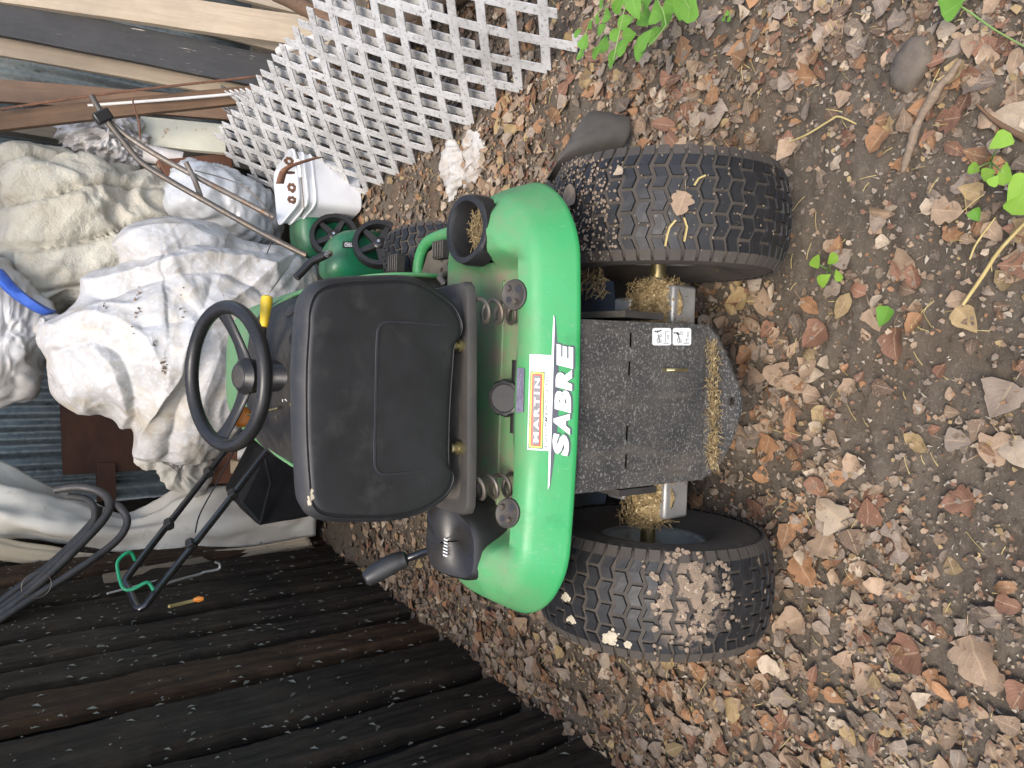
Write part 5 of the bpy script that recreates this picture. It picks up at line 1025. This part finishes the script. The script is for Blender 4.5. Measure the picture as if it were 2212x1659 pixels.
# ---- lattice panels
def lattice(label, A, e, w_, length, width, a0=0.0, bow=.03, pitch=.100, sw=.030, seed=0, skip=None):
    g = empty('lattice_panel', A, 0, label, 'lattice', 'white vinyl lattice panels'); nrm = e.cross(w_).normalized(); nrm = nrm if nrm.x < 0 else -nrm; step = pitch * math.sqrt(2)
    def P(a, b, h): return e * a + w_ * b + nrm * (h + bow * math.sin(math.pi * min(max(b / width, 0), 1)) * (1 - .6 * a / length) + .012 * math.sin(a * 2.2 + seed))
    for lay_, sg in ((0, 1), (1, -1)):
        k0 = int((a0 - width) / step) - 1; k1 = int((a0 + length + width) / step) + 1
        for k in range(k0, k1 + 1):
            c = k * step      # crossing of b = 0
            t0, t1 = 0.0, width
            if sg > 0: t0 = max(t0, a0 - c); t1 = min(t1, a0 + length - c)
            else: t0 = max(t0, c - a0 - length); t1 = min(t1, c - a0)
            if t1 - t0 < .03: continue
            hwd = sw / 2 * math.sqrt(2); n = max(2, int((t1 - t0) / .07) + 1); V = []
            for t in np.linspace(t0, t1, n):
                for s_ in (-1, 1):
                    for h in (0, .0045): V.append(P(c + sg * t + s_ * hwd * .5, t - sg * s_ * hwd * .5, h + lay_ * .0006))
            mb = MB(); F = []
            for i in range(n - 1): b = i * 4; F += [(b, b + 1, b + 5, b + 4), (b + 2, b + 6, b + 7, b + 3), (b, b + 4, b + 6, b + 2), (b + 1, b + 3, b + 7, b + 5)]
            F += [(0, 2, 3, 1), (n * 4 - 4, n * 4 - 3, n * 4 - 1, n * 4 - 2)]; mb.add(V, F); mb.build('slat', M_lattice, g, smooth=20)
    return g
LA, LB = atz(1250, 100), atz(840, 385); le = (LB - LA).normalized(); D = Vector((0, 0, CAMH)) + ray(455, 320) * 3.72; foot = LA + le * (D - LA).dot(le); lw = (D - foot).normalized()
lattice('front white lattice panel leaning along the edge of the leaf litter', LA, le, lw, 2.12, .62, -.03, seed=.3)
off = Vector((.045, .02, -.012)); lattice('second white lattice panel standing close behind the front one', LA + off + le * .30, le, lw, 1.75, .58, .02, seed=1.1, bow=.02)
fe = (atz(470, 388, .2) - atz(640, 410, .1)).normalized(); lattice('far white lattice panel leaning behind the pail', Vector((1.00, 3.35, 0)), Vector((.25, .97, 0)).normalized(), Vector((.55, -.1, .83)).normalized(), .95, .5, 0, seed=2.0, pitch=.062, sw=.026, bow=.01)
# odds and ends seen through the lattice
for i, (x, y, Y, L_, r, m, lb) in enumerate(((660, 150, 3.3, .5, .022, M_pvc, 'white plastic pipe lying behind the lattice'), (700, 190, 3.15, .6, .018, M_pvc, 'thin white pipe behind the lattice slats'), (820, 160, 2.85, .7, .03, M_brownw, 'dark wooden rail on the ground behind the lattice'), (960, 90, 2.45, .9, .035, M_rot, 'rotten log lying behind the near end of the lattice'))):
    c = aty(x, y, Y); c.z = max(c.z, r); c.x += .12; MB().tube([c + Vector((-.06, -L_ / 2, 0)), c, c + Vector((.04, L_ / 2, .03))], r, 12).build('pipe' if r < .025 else 'log_rail', m, label=lb, cat='pipe' if r < .025 else 'log')
# ---- rotten planks and a rag on the ground
for i, (x0, y0, x1, y1, wd, lb) in enumerate(((812, 400, 806, 500, .05, 'rotten plank set in the dirt nearest the white pail'), (858, 392, 840, 500, .085, 'wide rotten plank in the dirt beside the spoked wheel'), (935, 400, 940, 492, .075, 'rotten plank in the dirt leading towards the cup holder'))):
    a, b = atz(x0, y0), atz(x1, y1); d = (b - a); mb = MB(); n = 16; e = Vector((-d.y, d.x, 0)).normalized()
    for k in range(n):
        p = a + d * (k / (n - 1)); w2 = wd / 2 * (1 + .18 * math.sin(k * 2.1 + i)); z = .004 + .004 * math.sin(k * 1.3 + i); mb.V += [tuple(p - e * w2 + Vector((0, 0, -.04))), tuple(p - e * w2 + Vector((0, 0, z - .004))), tuple(p - e * w2 * .3 + Vector((0, 0, z + .003 * (k % 2)))), tuple(p + e * w2 * .4 + Vector((0, 0, z + .002))), tuple(p + e * w2 + Vector((0, 0, z - .003))), tuple(p + e * w2 + Vector((0, 0, -.04)))]
    mb.F = [(k * 6 + j, k * 6 + (j + 1) % 6, k * 6 + 6 + (j + 1) % 6, k * 6 + 6 + j) for k in range(n - 1) for j in range(6)] + [tuple(range(6)), tuple(6 * n - 6 + j for j in range(6))]; mb.mi = [0] * len(mb.F); mb.build('ground_plank', M_rot, smooth=40, label=lb, cat='plank', group='rotten planks in the dirt')
def rag(name, px, h, label, m, seed, cat):
    lp = smooth_loop([tuple(atz(x, y, .0)) for x, y in px], 90); o = pillow(lp, h, .012, (0, 0, -1), 30, 2.2, .6).build(name, m, smooth=0, label=label, cat=cat); o.data.shade_smooth()
    disp(o, lambda P: (.010 * fbm(P * 22 + seed, 3) - .020 * np.abs(perlin(P * np.array([30, 13, 20]) + seed)) ** .6 + .008)); return o
rag('white_rag', ((962, 330), (972, 300), (985, 310), (1000, 330), (1005, 370), (1000, 395), (985, 420), (976, 440), (972, 415), (962, 380)), .035, 'crumpled stained white rag on the leaf litter', M_rag, 4, 'rag')
rag('paper_scrap', ((1005, 300), (1025, 285), (1045, 300), (1052, 330), (1045, 365), (1020, 400), (1002, 400), (1008, 350)), .02, 'flattened brown stained paper beside the white rag', M_rag, 9, 'paper')
# ================================================================== leaves, litter and plants
def leaf_geo(kind, size, rows, cols, rs, curl=1.0):
    """leaf blade with its stalk end at the origin, along +y; returns verts, faces, uv. curl rolls it across and along"""
    V = []; UV = []; ph = rs.random(6) * 6.28; off = rs.random(3) * 50
    kx = rs.normal(0, 1.5) * curl; ky = rs.normal(.3, 1.1) * curl; fold = abs(rs.normal(0, .3)) * curl; tw = rs.normal(0, .5) * curl; asym = rs.normal(0, .12) * min(curl, 1)
    for i in range(rows):
        t = i / (rows - 1)
        if kind == 'ovate': wdt = .40 * math.sin(math.pi * min(t ** .72, 1)) ** .85 * (1 - .25 * t)
        elif kind == 'round': wdt = .50 * math.sin(math.pi * t ** .62) ** .7 * (1 - .2 * t)
        elif kind == 'lobed': wdt = .50 * (math.sin(math.pi * t ** .7) ** .5) * (.62 + .38 * abs(math.cos(2.6 * math.pi * t)))
        else: wdt = .26 * math.sin(math.pi * t ** .8) ** .8
        wdt = max(wdt, .012)
        for j in range(cols):
            s_ = -1 + 2 * j / (cols - 1); ed = 1 + (.14 * math.sin(ph[0] + t * 13 + s_ * 2) + .08 * math.sin(ph[3] + t * 29)) * abs(s_) * min(curl, 1)
            x = s_ * wdt * ed * (1 + asym * s_); y = t - .5 - .10 * abs(s_) * (kind != 'narrow') * (1 if kind == 'lobed' else .6) * math.sin(math.pi * t)
            kxx = (kx * (2.2 if kind == 'narrow' else 1)) * (.6 + .8 * t) + 1e-4; X = math.sin(kxx * x) / kxx; Z = (1 - math.cos(kxx * x)) / kxx + fold * abs(x)
            kyy = ky + 1e-4; Y2 = math.sin(kyy * y) / kyy; Z += (1 - math.cos(kyy * y)) / kyy + tw * x * y
            V.append((X, Y2, Z)); UV.append((.5 + .5 * s_, t))
    V = np.array(V); V[:, 2] += .075 * curl * fbm(V * np.array([4, 4, 0]) + off, 2); V[:, 0] += .03 * curl * perlin(V * 4 + off + 9); V[:, 2] -= V[:, 2].mean()
    F = [(i * cols + j, i * cols + j + 1, (i + 1) * cols + j + 1, (i + 1) * cols + j) for i in range(rows - 1) for j in range(cols - 1)]
    return V * size, F, UV
def stalk(V, F, UV, size, rs):
    n = len(V); a = np.array([0, -.5 * size, V[:, 2].mean() * .3]); b = a + np.array([rs.normal(0, .12), -.35 - .3 * rs.random(), rs.normal(0, .08)]) * size; w_ = .014 * size
    V = np.vstack([V, a + [w_, .02 * size, 0], a + [-w_, .02 * size, 0], b + [-w_ * .6, 0, 0], b + [w_ * .6, 0, 0], (a + b) / 2 + [0, 0, w_ * 2.4]]); F = F + [(n, n + 1, n + 2, n + 3), (n, n + 4, n + 1), (n + 3, n + 2, n + 4)]; return V, F, UV + [(.5, 0)] * 5
def leafmesh(name, V, F, UV, cols, m):
    me = bpy.data.meshes.new(name); me.from_pydata([tuple(v) for v in V], [], F); me.materials.append(m)
    a = me.color_attributes.new('Col', 'FLOAT_COLOR', 'POINT'); a.data.foreach_set('color', np.hstack([np.asarray(cols, np.float32), np.ones((len(V), 1), np.float32)]).ravel())
    u = me.uv_layers.new(name='UVMap'); li = np.empty(len(me.loops), np.int32); me.loops.foreach_get('vertex_index', li); u.data.foreach_set('uv', np.asarray(UV, np.float32)[li].ravel()); me.shade_smooth(); return me
LCOL = {'tan': (.33, .225, .14), 'orange brown': (.33, .155, .06), 'grey brown': (.25, .20, .155), 'red brown': (.215, .095, .055), 'straw yellow': (.37, .26, .105), 'pale buff': (.42, .335, .235), 'dark brown': (.125, .08, .052)}
LCOL = {k: tuple(.86 * c + .14 * (.30 * v[0] + .59 * v[1] + .11 * v[2]) * m for c, m in zip(v, (1.12, 1.0, .86))) for k, v in LCOL.items()}
KSH = {'ovate': 'pointed', 'round': 'broad rounded', 'lobed': 'lobed', 'narrow': 'narrow rolled'}
lr = np.random.default_rng(11)

def shed_inside(x, y):            # left of the slab wall?
    return (x - WA.x) * WN.x + (y - WA.y) * WN.y < -.03
MIi = MI.to_3x3(); 
BARE = [(.05, .80, .16, .07), (-.20, .72, .12, .06), (.62, .80, .10, .08), (.42, .92, .15, .13), (-.30, .60, .12, .08), (.36, .86, .17, .14), (.22, .98, .13, .09), (.10, .62, .16, .09), (-.12, .80, .10, .07), (-.48, .63, .13, .10), (.62, 1.05, .07, .07), (.02, .70, .10, .10), (-.05, .52, .3, .05), (.30, .70, .12, .08)]
def dens(x, y):
    x, y = np.atleast_1d(x), np.atleast_1d(y); d = np.where(y > 1.15, 1.0, .86)
    for cx, cy, rx, ry in BARE: q = ((x - cx) / rx) ** 2 + ((y - cy) / ry) ** 2; d = d * (1 - .93 * np.exp(-q * .9))
    d = d * (.22 + .95 * np.clip(perlin(np.stack([x * 3.6, y * 3.6, x * 0 + 2.2], 1)) * 1.2 + .55, 0, 1)); return np.where((y > 2.5) & (x > .3), d * .45, d)
def under_tyre(x, y):
    p = MI @ Vector((x, y, 0)); return (abs(p.y) < .10 and .32 < abs(p.x) < .57)
# small variants, merged into the litter sheets
var = []
for k in range(40):
    kind = ('ovate', 'round', 'lobed', 'narrow', 'ovate')[k % 5]; V, F, UV = leaf_geo(kind, 1.0, 6, 4, lr, .75); var.append((V, np.array(F), np.array(UV)))
def litter(n, smin, smax, layer, seed, region):
    rs = np.random.default_rng(seed); VV = []; FF = []; UU = []; CC = []; off = 0; keys = list(LCOL); pr = np.array([.32, .10, .28, .10, .05, .09, .06])
    X = rs.uniform(region[0], region[1], n * 5); Y = rs.uniform(region[2], region[3], n * 5); ok = (rs.random(n * 5) < dens(X, Y)) & ~((X - WA.x) * WN.x + (Y - WA.y) * WN.y < -.04)
    X, Y = X[ok][:n], Y[ok][:n]; G = gh(X, Y)
    for x, y, g in zip(X, Y, G):
        if under_tyre(x, y): continue
        V, F, UV = var[rs.integers(len(var))]; s_ = rs.uniform(smin, smax); Rm = np.array((Matrix.Rotation(rs.uniform(0, 6.28), 3, 'Z') @ Matrix.Rotation(rs.normal(0, .22), 3, 'X') @ Matrix.Rotation(rs.normal(0, .22), 3, 'Y')))
        P = (V * s_) @ Rm.T; z = g + layer * rs.random() + s_ * .05; P = P + np.array([x, y, z]); P[:, 2] = np.maximum(P[:, 2], z - s_ * .12)
        c = np.array(LCOL[keys[rs.choice(7, p=pr)]]) * rs.uniform(.45, 1.3); VV.append(P); FF.append(F + off); UU.append(UV); CC.append(np.tile(c, (len(V), 1))); off += len(V)
    me = leafmesh('leaf_litter', np.vstack(VV), [tuple(f) for f in np.vstack(FF)], np.vstack(UU), np.vstack(CC), M_leaf)
    return tag(link('leaf_litter', me), 'litter of small broken dry leaves over the soil', 'leaf litter', kind='stuff')
litter(5600, .014, .032, .010, 21, (-1.25, 1.6, .45, 2.6)); litter(5600, .026, .050, .020, 22, (-1.25, 1.7, .45, 3.3)); litter(500, .045, .064, .024, 24, (-1.1, 1.4, .45, 2.3)); litter(1500, .018, .04, .012, 23, (-1.1, 1.4, 2.2, 4.0))
# crumbs, stalks and splinters
mb = MB(); mb2 = MB()
CX, CY = lr.uniform(-1.2, 1.5, 9000), .45 + 2.3 * lr.random(9000) ** 1.5; GC = gh(CX, CY)
for i in range(9000):
    x, y = CX[i], CY[i]
    if shed_inside(x, y) or under_tyre(x, y): continue
    z = float(GC[i]) + .006; s_ = lr.uniform(.0012, .0042); q = lr.normal(size=(4, 3)) * s_ + [x, y, z + s_]; (mb if lr.random() < .6 else mb2).add(q, [(0, 1, 2), (0, 2, 3), (0, 3, 1), (1, 3, 2)])
fr_n = 26000; FX, FY = lr.uniform(-1.25, 1.55, fr_n), .45 + 2.6 * lr.random(fr_n) ** 1.3; okf = (lr.random(fr_n) < .35 + .65 * dens(FX, FY)) & ~((FX - WA.x) * WN.x + (FY - WA.y) * WN.y < -.04); FX, FY = FX[okf], FY[okf]; FG = gh(FX, FY); nf = len(FX)
base_ = np.array([[-.5, -.3, 0], [.1, -.5, .12], [.5, .1, 0], [.05, .5, .15], [-.45, .25, .05]]); ang_ = lr.uniform(0, 6.28, nf); sz_ = lr.uniform(.004, .013, nf); B_ = base_[None] * (1 + lr.normal(0, .3, (nf, 5, 1))); B_[:, :, 2] += lr.normal(0, .18, (nf, 5)); ca, sa = np.cos(ang_)[:, None], np.sin(ang_)[:, None]
VX = (B_[:, :, 0] * ca - B_[:, :, 1] * sa) * sz_[:, None] + FX[:, None]; VY = (B_[:, :, 0] * sa + B_[:, :, 1] * ca) * sz_[:, None] + FY[:, None]; VZ = np.maximum(B_[:, :, 2], -.2) * sz_[:, None] + FG[:, None] + .011 + lr.random((nf, 1)) * .006
cf = np.array(list(LCOL.values()))[lr.choice(7, nf, p=[.25, .12, .28, .08, .05, .16, .06])] * lr.uniform(.5, 1.25, (nf, 1)); mef = leafmesh('leaf_fragments', np.stack([VX, VY, VZ], 2).reshape(-1, 3), [tuple(range(5 * i, 5 * i + 5)) for i in range(nf)], np.tile(np.array([[.2, .2], [.4, .1], [.9, .6], [.6, .9], [.2, .7]]), (nf, 1)), np.repeat(cf, 5, axis=0), M_leaf)
tag(link('leaf_fragments', mef), 'fine broken leaf fragments worked into the soil', 'leaf fragments', kind='stuff')
mb.build('soil_crumbs', M_seed, smooth=0, label='pale crumbs and seeds scattered over the soil', cat='crumbs', kind='stuff'); mb2.build('soil_clods', M_soil, smooth=0, label='small dark crumbs of loose soil', cat='soil', kind='stuff')
mb = MB()
for i in range(900):
    x, y = lr.uniform(-1.2, 1.5), .45 + 2.4 * lr.random()
    if shed_inside(x, y) or under_tyre(x, y): continue
    z = float(gh(x, y)[0]) + .010; a = lr.uniform(0, 6.28); L_ = lr.uniform(.012, .045); d = Vector((math.cos(a), math.sin(a), lr.normal(0, .2))) * L_; p = Vector((x, y, z + L_ * .1)); mb.tube([p - d * .5, p + Vector((0, 0, .003)), p + d * .5], .0008, 3)
mb.build('dry_stalks', M_stem, smooth=0, label='thin dry stalks strewn through the litter', cat='stalks', kind='stuff')

# ---- 290 single leaves, the largest in view
lmesh = {}
def get_leaf(kind, colr, v):
    key = (kind, colr, v)
    if key not in lmesh:
        rs = np.random.default_rng(abs(hash((kind, v))) % 9999 if False else (list(KSH).index(kind) * 17 + v * 5 + 3)); V, F, UV = leaf_geo(kind, 1.0, 11, 9, rs, .55); V, F, UV = stalk(V, F, UV, 1.0, rs)
        cc = np.array(LCOL[colr]); w_ = (1 + .22 * fbm(V * 4 + v * 7 + 3, 3))[:, None]; lmesh[key] = leafmesh('dry_leaf', V, F, UV, np.clip(cc * w_, .01, .9), M_leaf)
    return lmesh[key]
MARKS = [(atz(*p), n) for p, n in (((2000, 270), 'beside the bare stick'), ((1965, 140), 'beside the flat stone'), ((985, 370), 'around the white rag'), ((1790, 583), 'around the four leaved seedling'), ((1895, 690), 'around the single bright green leaf'), ((2150, 560), 'beside the long straw stem'), ((1770, 280), 'along the bent yellow straw'), ((2140, 350), 'around the chewed sapling'), ((1350, 60), 'below the leafy wild plant'), ((1250, 160), 'by the near lattice end'), ((1320, 230), 'by the black discharge chute'), ((1580, 868), 'just below the hitch hole'), ((1570, 38), 'around the tiny sprout'), ((1500, 590), 'around the dry grass tuft'))]
def near_what(x, y):
    q = min(MARKS, key=lambda m: (m[0].x - x) ** 2 + (m[0].y - y) ** 2)
    if math.hypot(q[0].x - x, q[0].y - y) < .17: return q[1]
    if (x - WA.x) * WN.x + (y - WA.y) * WN.y < .16: return 'along the foot of the slab wall'
    p = MI @ Vector((x, y, 0))
    if p.y > .30: return 'right of the mower by the lattice' if p.x > 0 else 'between the mower and the slab wall'
    if abs(p.y) <= .30: return 'beside the right rear tyre' if p.x > .3 else ('beside the left rear tyre' if p.x < -.3 else 'under the rear plate')
    if p.x > .32: return 'on the soil behind the right rear tyre'
    if p.x < -.30: return 'on the soil behind the left rear tyre'
    return 'on the soil behind the hitch tongue'
def put_leaf(x, y, size, kind, colr, rz, tilt=(0, 0), z=None, v=0, label=None):
    o = link('dry_leaf', get_leaf(kind, colr, v)); o.scale = (size, size, size); zz = (float(gh(x, y)[0]) + .012 + .06 * size) if z is None else z
    o.location = (x, y, zz); o.rotation_euler = (tilt[0], tilt[1], rz)
    sz = 'small ' if size < .046 else ('large ' if size > .063 else ''); tag(o, label or f'{sz}{colr} {KSH[kind]} dry leaf {near_what(x, y)}', 'leaf', f'{sz}{colr} {KSH[kind]} dry leaves {near_what(x, y)}'); return o
for px, py, size, kind, colr, rz, v in ((1768, 905, .062, 'ovate', 'straw yellow', 1.2, 0), (1975, 958, .062, 'narrow', 'straw yellow', 2.6, 1), (2150, 965, .068, 'lobed', 'tan', 3.6, 1), (1945, 1415, .085, 'round', 'red brown', .4, 2), (2110, 1432, .095, 'lobed', 'tan', 2.0, 0), (2160, 865, .075, 'round', 'grey brown', 1.0, 3),
                                        (1600, 100, .085, 'ovate', 'orange brown', .2, 1), (1880, 1090, .06, 'lobed', 'red brown', 1.3, 2), (1730, 1235, .075, 'lobed', 'orange brown', 2.2, 3), (1700, 1345, .07, 'round', 'tan', .5, 1), (2065, 1085, .062, 'lobed', 'red brown', .3, 1), (1880, 690, .05, 'round', 'tan', 1.9, 0), (1965, 700, .05, 'ovate', 'orange brown', .9, 3), (1740, 660, .062, 'narrow', 'orange brown', 2.5, 2), (2080, 690, .06, 'ovate', 'straw yellow', 2.2, 2), (1895, 300, .06, 'lobed', 'orange brown', .8, 0), (2045, 455, .055, 'lobed', 'tan', 2.9, 2), (2120, 1330, .06, 'ovate', 'grey brown', .1, 3), (1610, 700, .06, 'ovate', 'dark brown', .1, 1), (1600, 770, .05, 'round', 'orange brown', .7, 1), (1590, 940, .055, 'round', 'tan', 2.7, 0), (2195, 1510, .06, 'round', 'red brown', 1.1, 1)):
    p = atz(px, py, .01); put_leaf(p.x, p.y, size, kind, colr, rz, (lr.normal(0, .12), lr.normal(0, .12)), None, v)
keys = list(LCOL); pr = np.array([.30, .13, .25, .13, .06, .08, .05]); cnt = 22; pos = []
while cnt < 285:
    y = .5 + 1.7 * lr.random() ** 1.35; x = lr.uniform(-1.0, 1.25)
    if shed_inside(x, y) or under_tyre(x, y) or lr.random() > dens(x, y): continue
    if abs(x) > .40 * (y + .9) * .95: continue
    if any((x - a) ** 2 + (y - b) ** 2 < .0016 for a, b in pos): continue
    pos.append((x, y)); size = float(np.clip(lr.normal(.054, .013), .034, .09)); kind = ('ovate', 'round', 'lobed', 'narrow')[lr.choice(4, p=[.38, .27, .2, .15])]
    put_leaf(x, y, size, kind, keys[lr.choice(7, p=pr)], lr.uniform(0, 6.28), (lr.normal(0, .2), lr.normal(0, .2)), None, int(lr.integers(7))); cnt += 1
# leaves that came to rest on the mower
for px, py, size, kind, colr, rz, lab, wx in ((1225, 430, .06, 'ovate', 'grey brown', .5, 'grey brown leaf caught between the green fender and the right rear tyre', .372), (1472, 440, .045, 'lobed', 'tan', 1.2, 'curled tan leaf stuck on the right rear tyre tread', .372), (1333, 370, .022, 'ovate', 'pale buff', .4, 'tiny pale leaf on the right rear tyre shoulder', .372)):
    p, n = on_tyre(wx, px, py, .012); p = MM @ p; n = MM.to_3x3() @ n; o = put_leaf(p.x, p.y, size, kind, colr, rz, (0, 0), p.z, 2, lab); o.rotation_euler = (Vector((0, 0, 1)).rotation_difference(n).to_matrix() @ Matrix.Rotation(rz, 3, 'Z')).to_euler(); o['group'] = 'leaves lying on the riding mower'

# ---- green plants
def green_leaf_mesh(colr, v, kind='ovate', size=1.0):
    rs = np.random.default_rng(500 + v); V, F, UV = leaf_geo(kind, size, 9, 7, rs, .25); return leafmesh('leaf', V, F, UV, np.tile(np.array(colr) * rs.uniform(.85, 1.15), (len(V), 1)), M_gleaf)
GL = [green_leaf_mesh((.15, .36, .05), k, ('ovate', 'round')[k % 2]) for k in range(4)]; GY = [green_leaf_mesh((.24, .42, .05), 10 + k, ('round', 'ovate')[k % 2]) for k in range(4)]
def plant(base, stems, label, bank, name='green_plant'):
    """stems: list of (list of pixel points with heights, leaves [(px, py, height, size, angle)])"""
    g = empty(name, base, 0, label, 'plant'); J = Vector(base)
    for pts, lv in stems:
        P = smooth_loop([tuple(atz(*p) - J) for p in pts], 20, False); MB().tube([tuple(p) for p in P], [.0022 - .0011 * i / 19 for i in range(20)], 6).build('stem', M_gleaf2, g)
        for px, py, z, s_, a in lv:
            o = link('leaf', bank[random.randrange(len(bank))], g); p = atz(px, py, z) - J; o.location = p; o.scale = (s_, s_, s_); o.rotation_euler = (random.gauss(.1, .15), random.gauss(0, .18), a)
    return g
M_gleaf2 = mat('green_stem', (.16, .28, .07), (.22, .30, .09), 30, .6, 0)
def up(a): return R_(a)
b0 = atz(1330, -40, 0)
stems = [([(1400, -60, 0), (1360, -10, .22), (1340, 60, .25), (1325, 130, .25)], []), ([(1400, -60, 0), (1310, 10, .2), (1270, 60, .22), (1250, 120, .22)], []), ([(1420, -70, 0), (1420, -5, .24), (1440, 50, .26), (1400, 100, .26)], []), ([(1450, -80, 0), (1470, -20, .25), (1490, 20, .25)], [])]
def pin(stem, z, size, n, j0=0):
    pts = smooth_loop([(p[0], p[1], p[2]) for p in stem], n + 2, False); out_ = []
    for i in range(1, n + 1):
        t = pts[min(i + 1, n + 1)] - pts[i]; ang = math.atan2(t[0], t[1]); L_ = math.hypot(t[0], t[1]) + 1e-6; nx, ny = -t[1] / L_, t[0] / L_
        for s_ in (-1, 1): out_.append((pts[i][0] + nx * s_ * 17, pts[i][1] + ny * s_ * 17 + 3, pts[i][2], size * random.uniform(.85, 1.1), math.atan2(-(ny * s_ * 1.0 + .45), 0.001 + 0) if False else 0))
    return out_
# leaves set where the photo shows them: pixel, height, size, direction (degrees, picture plane)
LV = [(1300, 62, .036), (1312, 35, .04), (1305, 95, .05), (1330, 72, .045), (1345, 100, .055), (1325, 122, .06), (1288, 112, .045), (1262, 90, .04), (1255, 118, .045), (1248, 70, .034), (1275, 55, .034), (1290, 40, .03), (1352, 45, .05), (1372, 18, .06), (1395, 40, .055), (1360, 75, .05), (1392, 85, .06), (1415, 72, .062), (1385, 105, .055), (1420, 30, .06), (1450, 12, .06), (1475, 5, .07), (1490, 14, .07), (1440, 45, .05), (1335, 10, .05), (1300, -5, .05), (1360, -10, .06), (1400, -8, .06)]
for k, (px, py, s_) in enumerate(LV): stems[k % 4][1].append((px, py, .2 + .05 * math.sin(k * 2.1), s_ * .92, random.uniform(1.6, 4.6) if k % 3 else random.uniform(2.6, 3.8)))
plant((b0.x, b0.y, 0), stems, 'leafy green wild plant overhanging the near end of the lattice', GL)
def seedling(px, py, lv, label, bank, z=.05):
    b = atz(px, py, 0); st = [([(px, py, 0), (px + lv_[0] * .6, py + lv_[1] * .6, z), (px + lv_[0], py + lv_[1], z + .006)], [(px + lv_[0], py + lv_[1], z + .008, lv_[2], lv_[3])]) for lv_ in lv]; return plant((b.x, b.y, 0), st, label, bank, 'seedling')
seedling(1790, 583, ((-28, -15, .030, 2.2), (8, -22, .032, .5), (-10, 20, .036, 3.6), (20, 12, .026, 5.0)), 'pale green seedling with four notched leaves behind the right rear tyre', GY)
seedling(1895, 690, ((14, -6, .042, 1.2),), 'single bright green leaf standing in the brown leaves', GL, .03)
seedling(2140, 350, ((20, -45, .036, .6), (-35, 15, .028, 2.6), (-5, 25, .024, 3.3), (30, 25, .038, 4.6), (8, 40, .02, 3.9)), 'chewed green sapling near the bare stick', GY, .09)
seedling(2205, 430, ((-5, -25, .05, .9), (-2, 5, .045, 4.2)), 'bright yellow green sprout beside the straw stems', GY, .08)
seedling(2108, 465, ((0, 0, .026, 2.0),), 'lone small green leaf fallen on the bare soil', GL, .006)
seedling(2065, 5, ((-14, -6, .04, 2.4), (-8, 12, .04, 3.4), (5, -10, .035, .6)), 'small dark green sprig by the vine stem', GL, .06)
seedling(1570, 38, ((-6, 3, .014, 2.2), (5, 2, .016, 4.4), (0, -8, .014, .3)), 'tiny three leaved green sprout in the litter', GL, .02)
mb = None
def stemobj(pts, r, m, nm, lb, ct):
    P = smooth_loop([tuple(atz(*p)) for p in pts], 90, False); return MB().tube([tuple(p) for p in P], r if isinstance(r, float) else list(np.interp(np.linspace(0, 1, 90), np.linspace(0, 1, len(r)), r)), 10).build(nm, m, label=lb, cat=ct)
stemobj(((1690, 312, .004), (1740, 292, .012), (1790, 262, .02), (1812, 252, .02), (1850, 268, .012)), [.0012, .0022, .0022, .0016], M_stem, 'straw_stem', 'bent yellow straw stem running from the right rear tyre', 'straw')
stemobj(((2080, 658, .012), (2120, 600, .02), (2160, 540, .03), (2225, 470, .05)), [.003, .0035, .003, .0025], M_stem, 'straw_stem', 'long pale straw stem rising from the leaf pile', 'straw')
stemobj(((2095, 560, .010), (2110, 525, .016), (2150, 470, .02)), [.0018, .0018, .0012], M_stem, 'straw_stem', 'short pale straw stem beside the long one', 'straw')
stemobj(((2040, -10, .05), (2100, 30, .06), (2150, 65, .07), (2230, 110, .09)), [.0016, .0018, .0015, .0012], M_gleaf2, 'vine_stem', 'thin green vine stem crossing the litter', 'vine')
stemobj(((1950, 372, .018), (1965, 320, .022), (1985, 262, .024), (2020, 200, .024), (2055, 160, .022), (2075, 130, .018)), [.004, .0075, .0065, .0095, .0072, .0085, .0095, .007, .008, .0025], M_stick, 'bare_stick', 'broken bare stick lying on the soil and leaves', 'stick')
disp(bpy.data.objects['bare_stick'], lambda P: .0022 * fbm(P * 55, 3) + .0015 * perlin(P * 20))
stemobj(((2215, 300, .02), (2150, 262, .016), (2110, 225, .016)), [.006, .0045, .002], M_brownw, 'twig', 'dark twig among the leaves beside the bare stick', 'twig')
lp = smooth_loop([tuple(atz(x, y, 0)) for x, y in ((1925, 190), (1930, 150), (1950, 105), (1985, 78), (2010, 85), (2018, 120), (1998, 165), (1975, 195), (1945, 200))], 60)
o = pillow(lp, .034, .03, (0, 0, -1), 16, 2.4, .55).build('flat_stone', M_stone, label='flat brown stone half buried beside the bare stick', cat='stone', smooth=0); o.data.shade_smooth(); disp(o, lambda P: .005 * fbm(P * 24, 4))
g = atz(1500, 590, 0); tu = MB()
for i in range(36): a = random.uniform(-.5, 2.2); L_ = random.uniform(.03, .10); d = Vector((math.cos(a), -math.sin(a) * .7, random.uniform(.3, 1.0))).normalized() * L_; p = g + Vector((random.gauss(0, .008), random.gauss(0, .008), 0)); tu.tube([p, p + d * .6, p + d + Vector((0, 0, -L_ * .2))], [.0009, .0008, .0004], 3)
tu.build('dry_tuft', M_stem, smooth=0, label='wispy dry grass tuft growing by the right rear tyre', cat='grass tuft', kind='stuff')
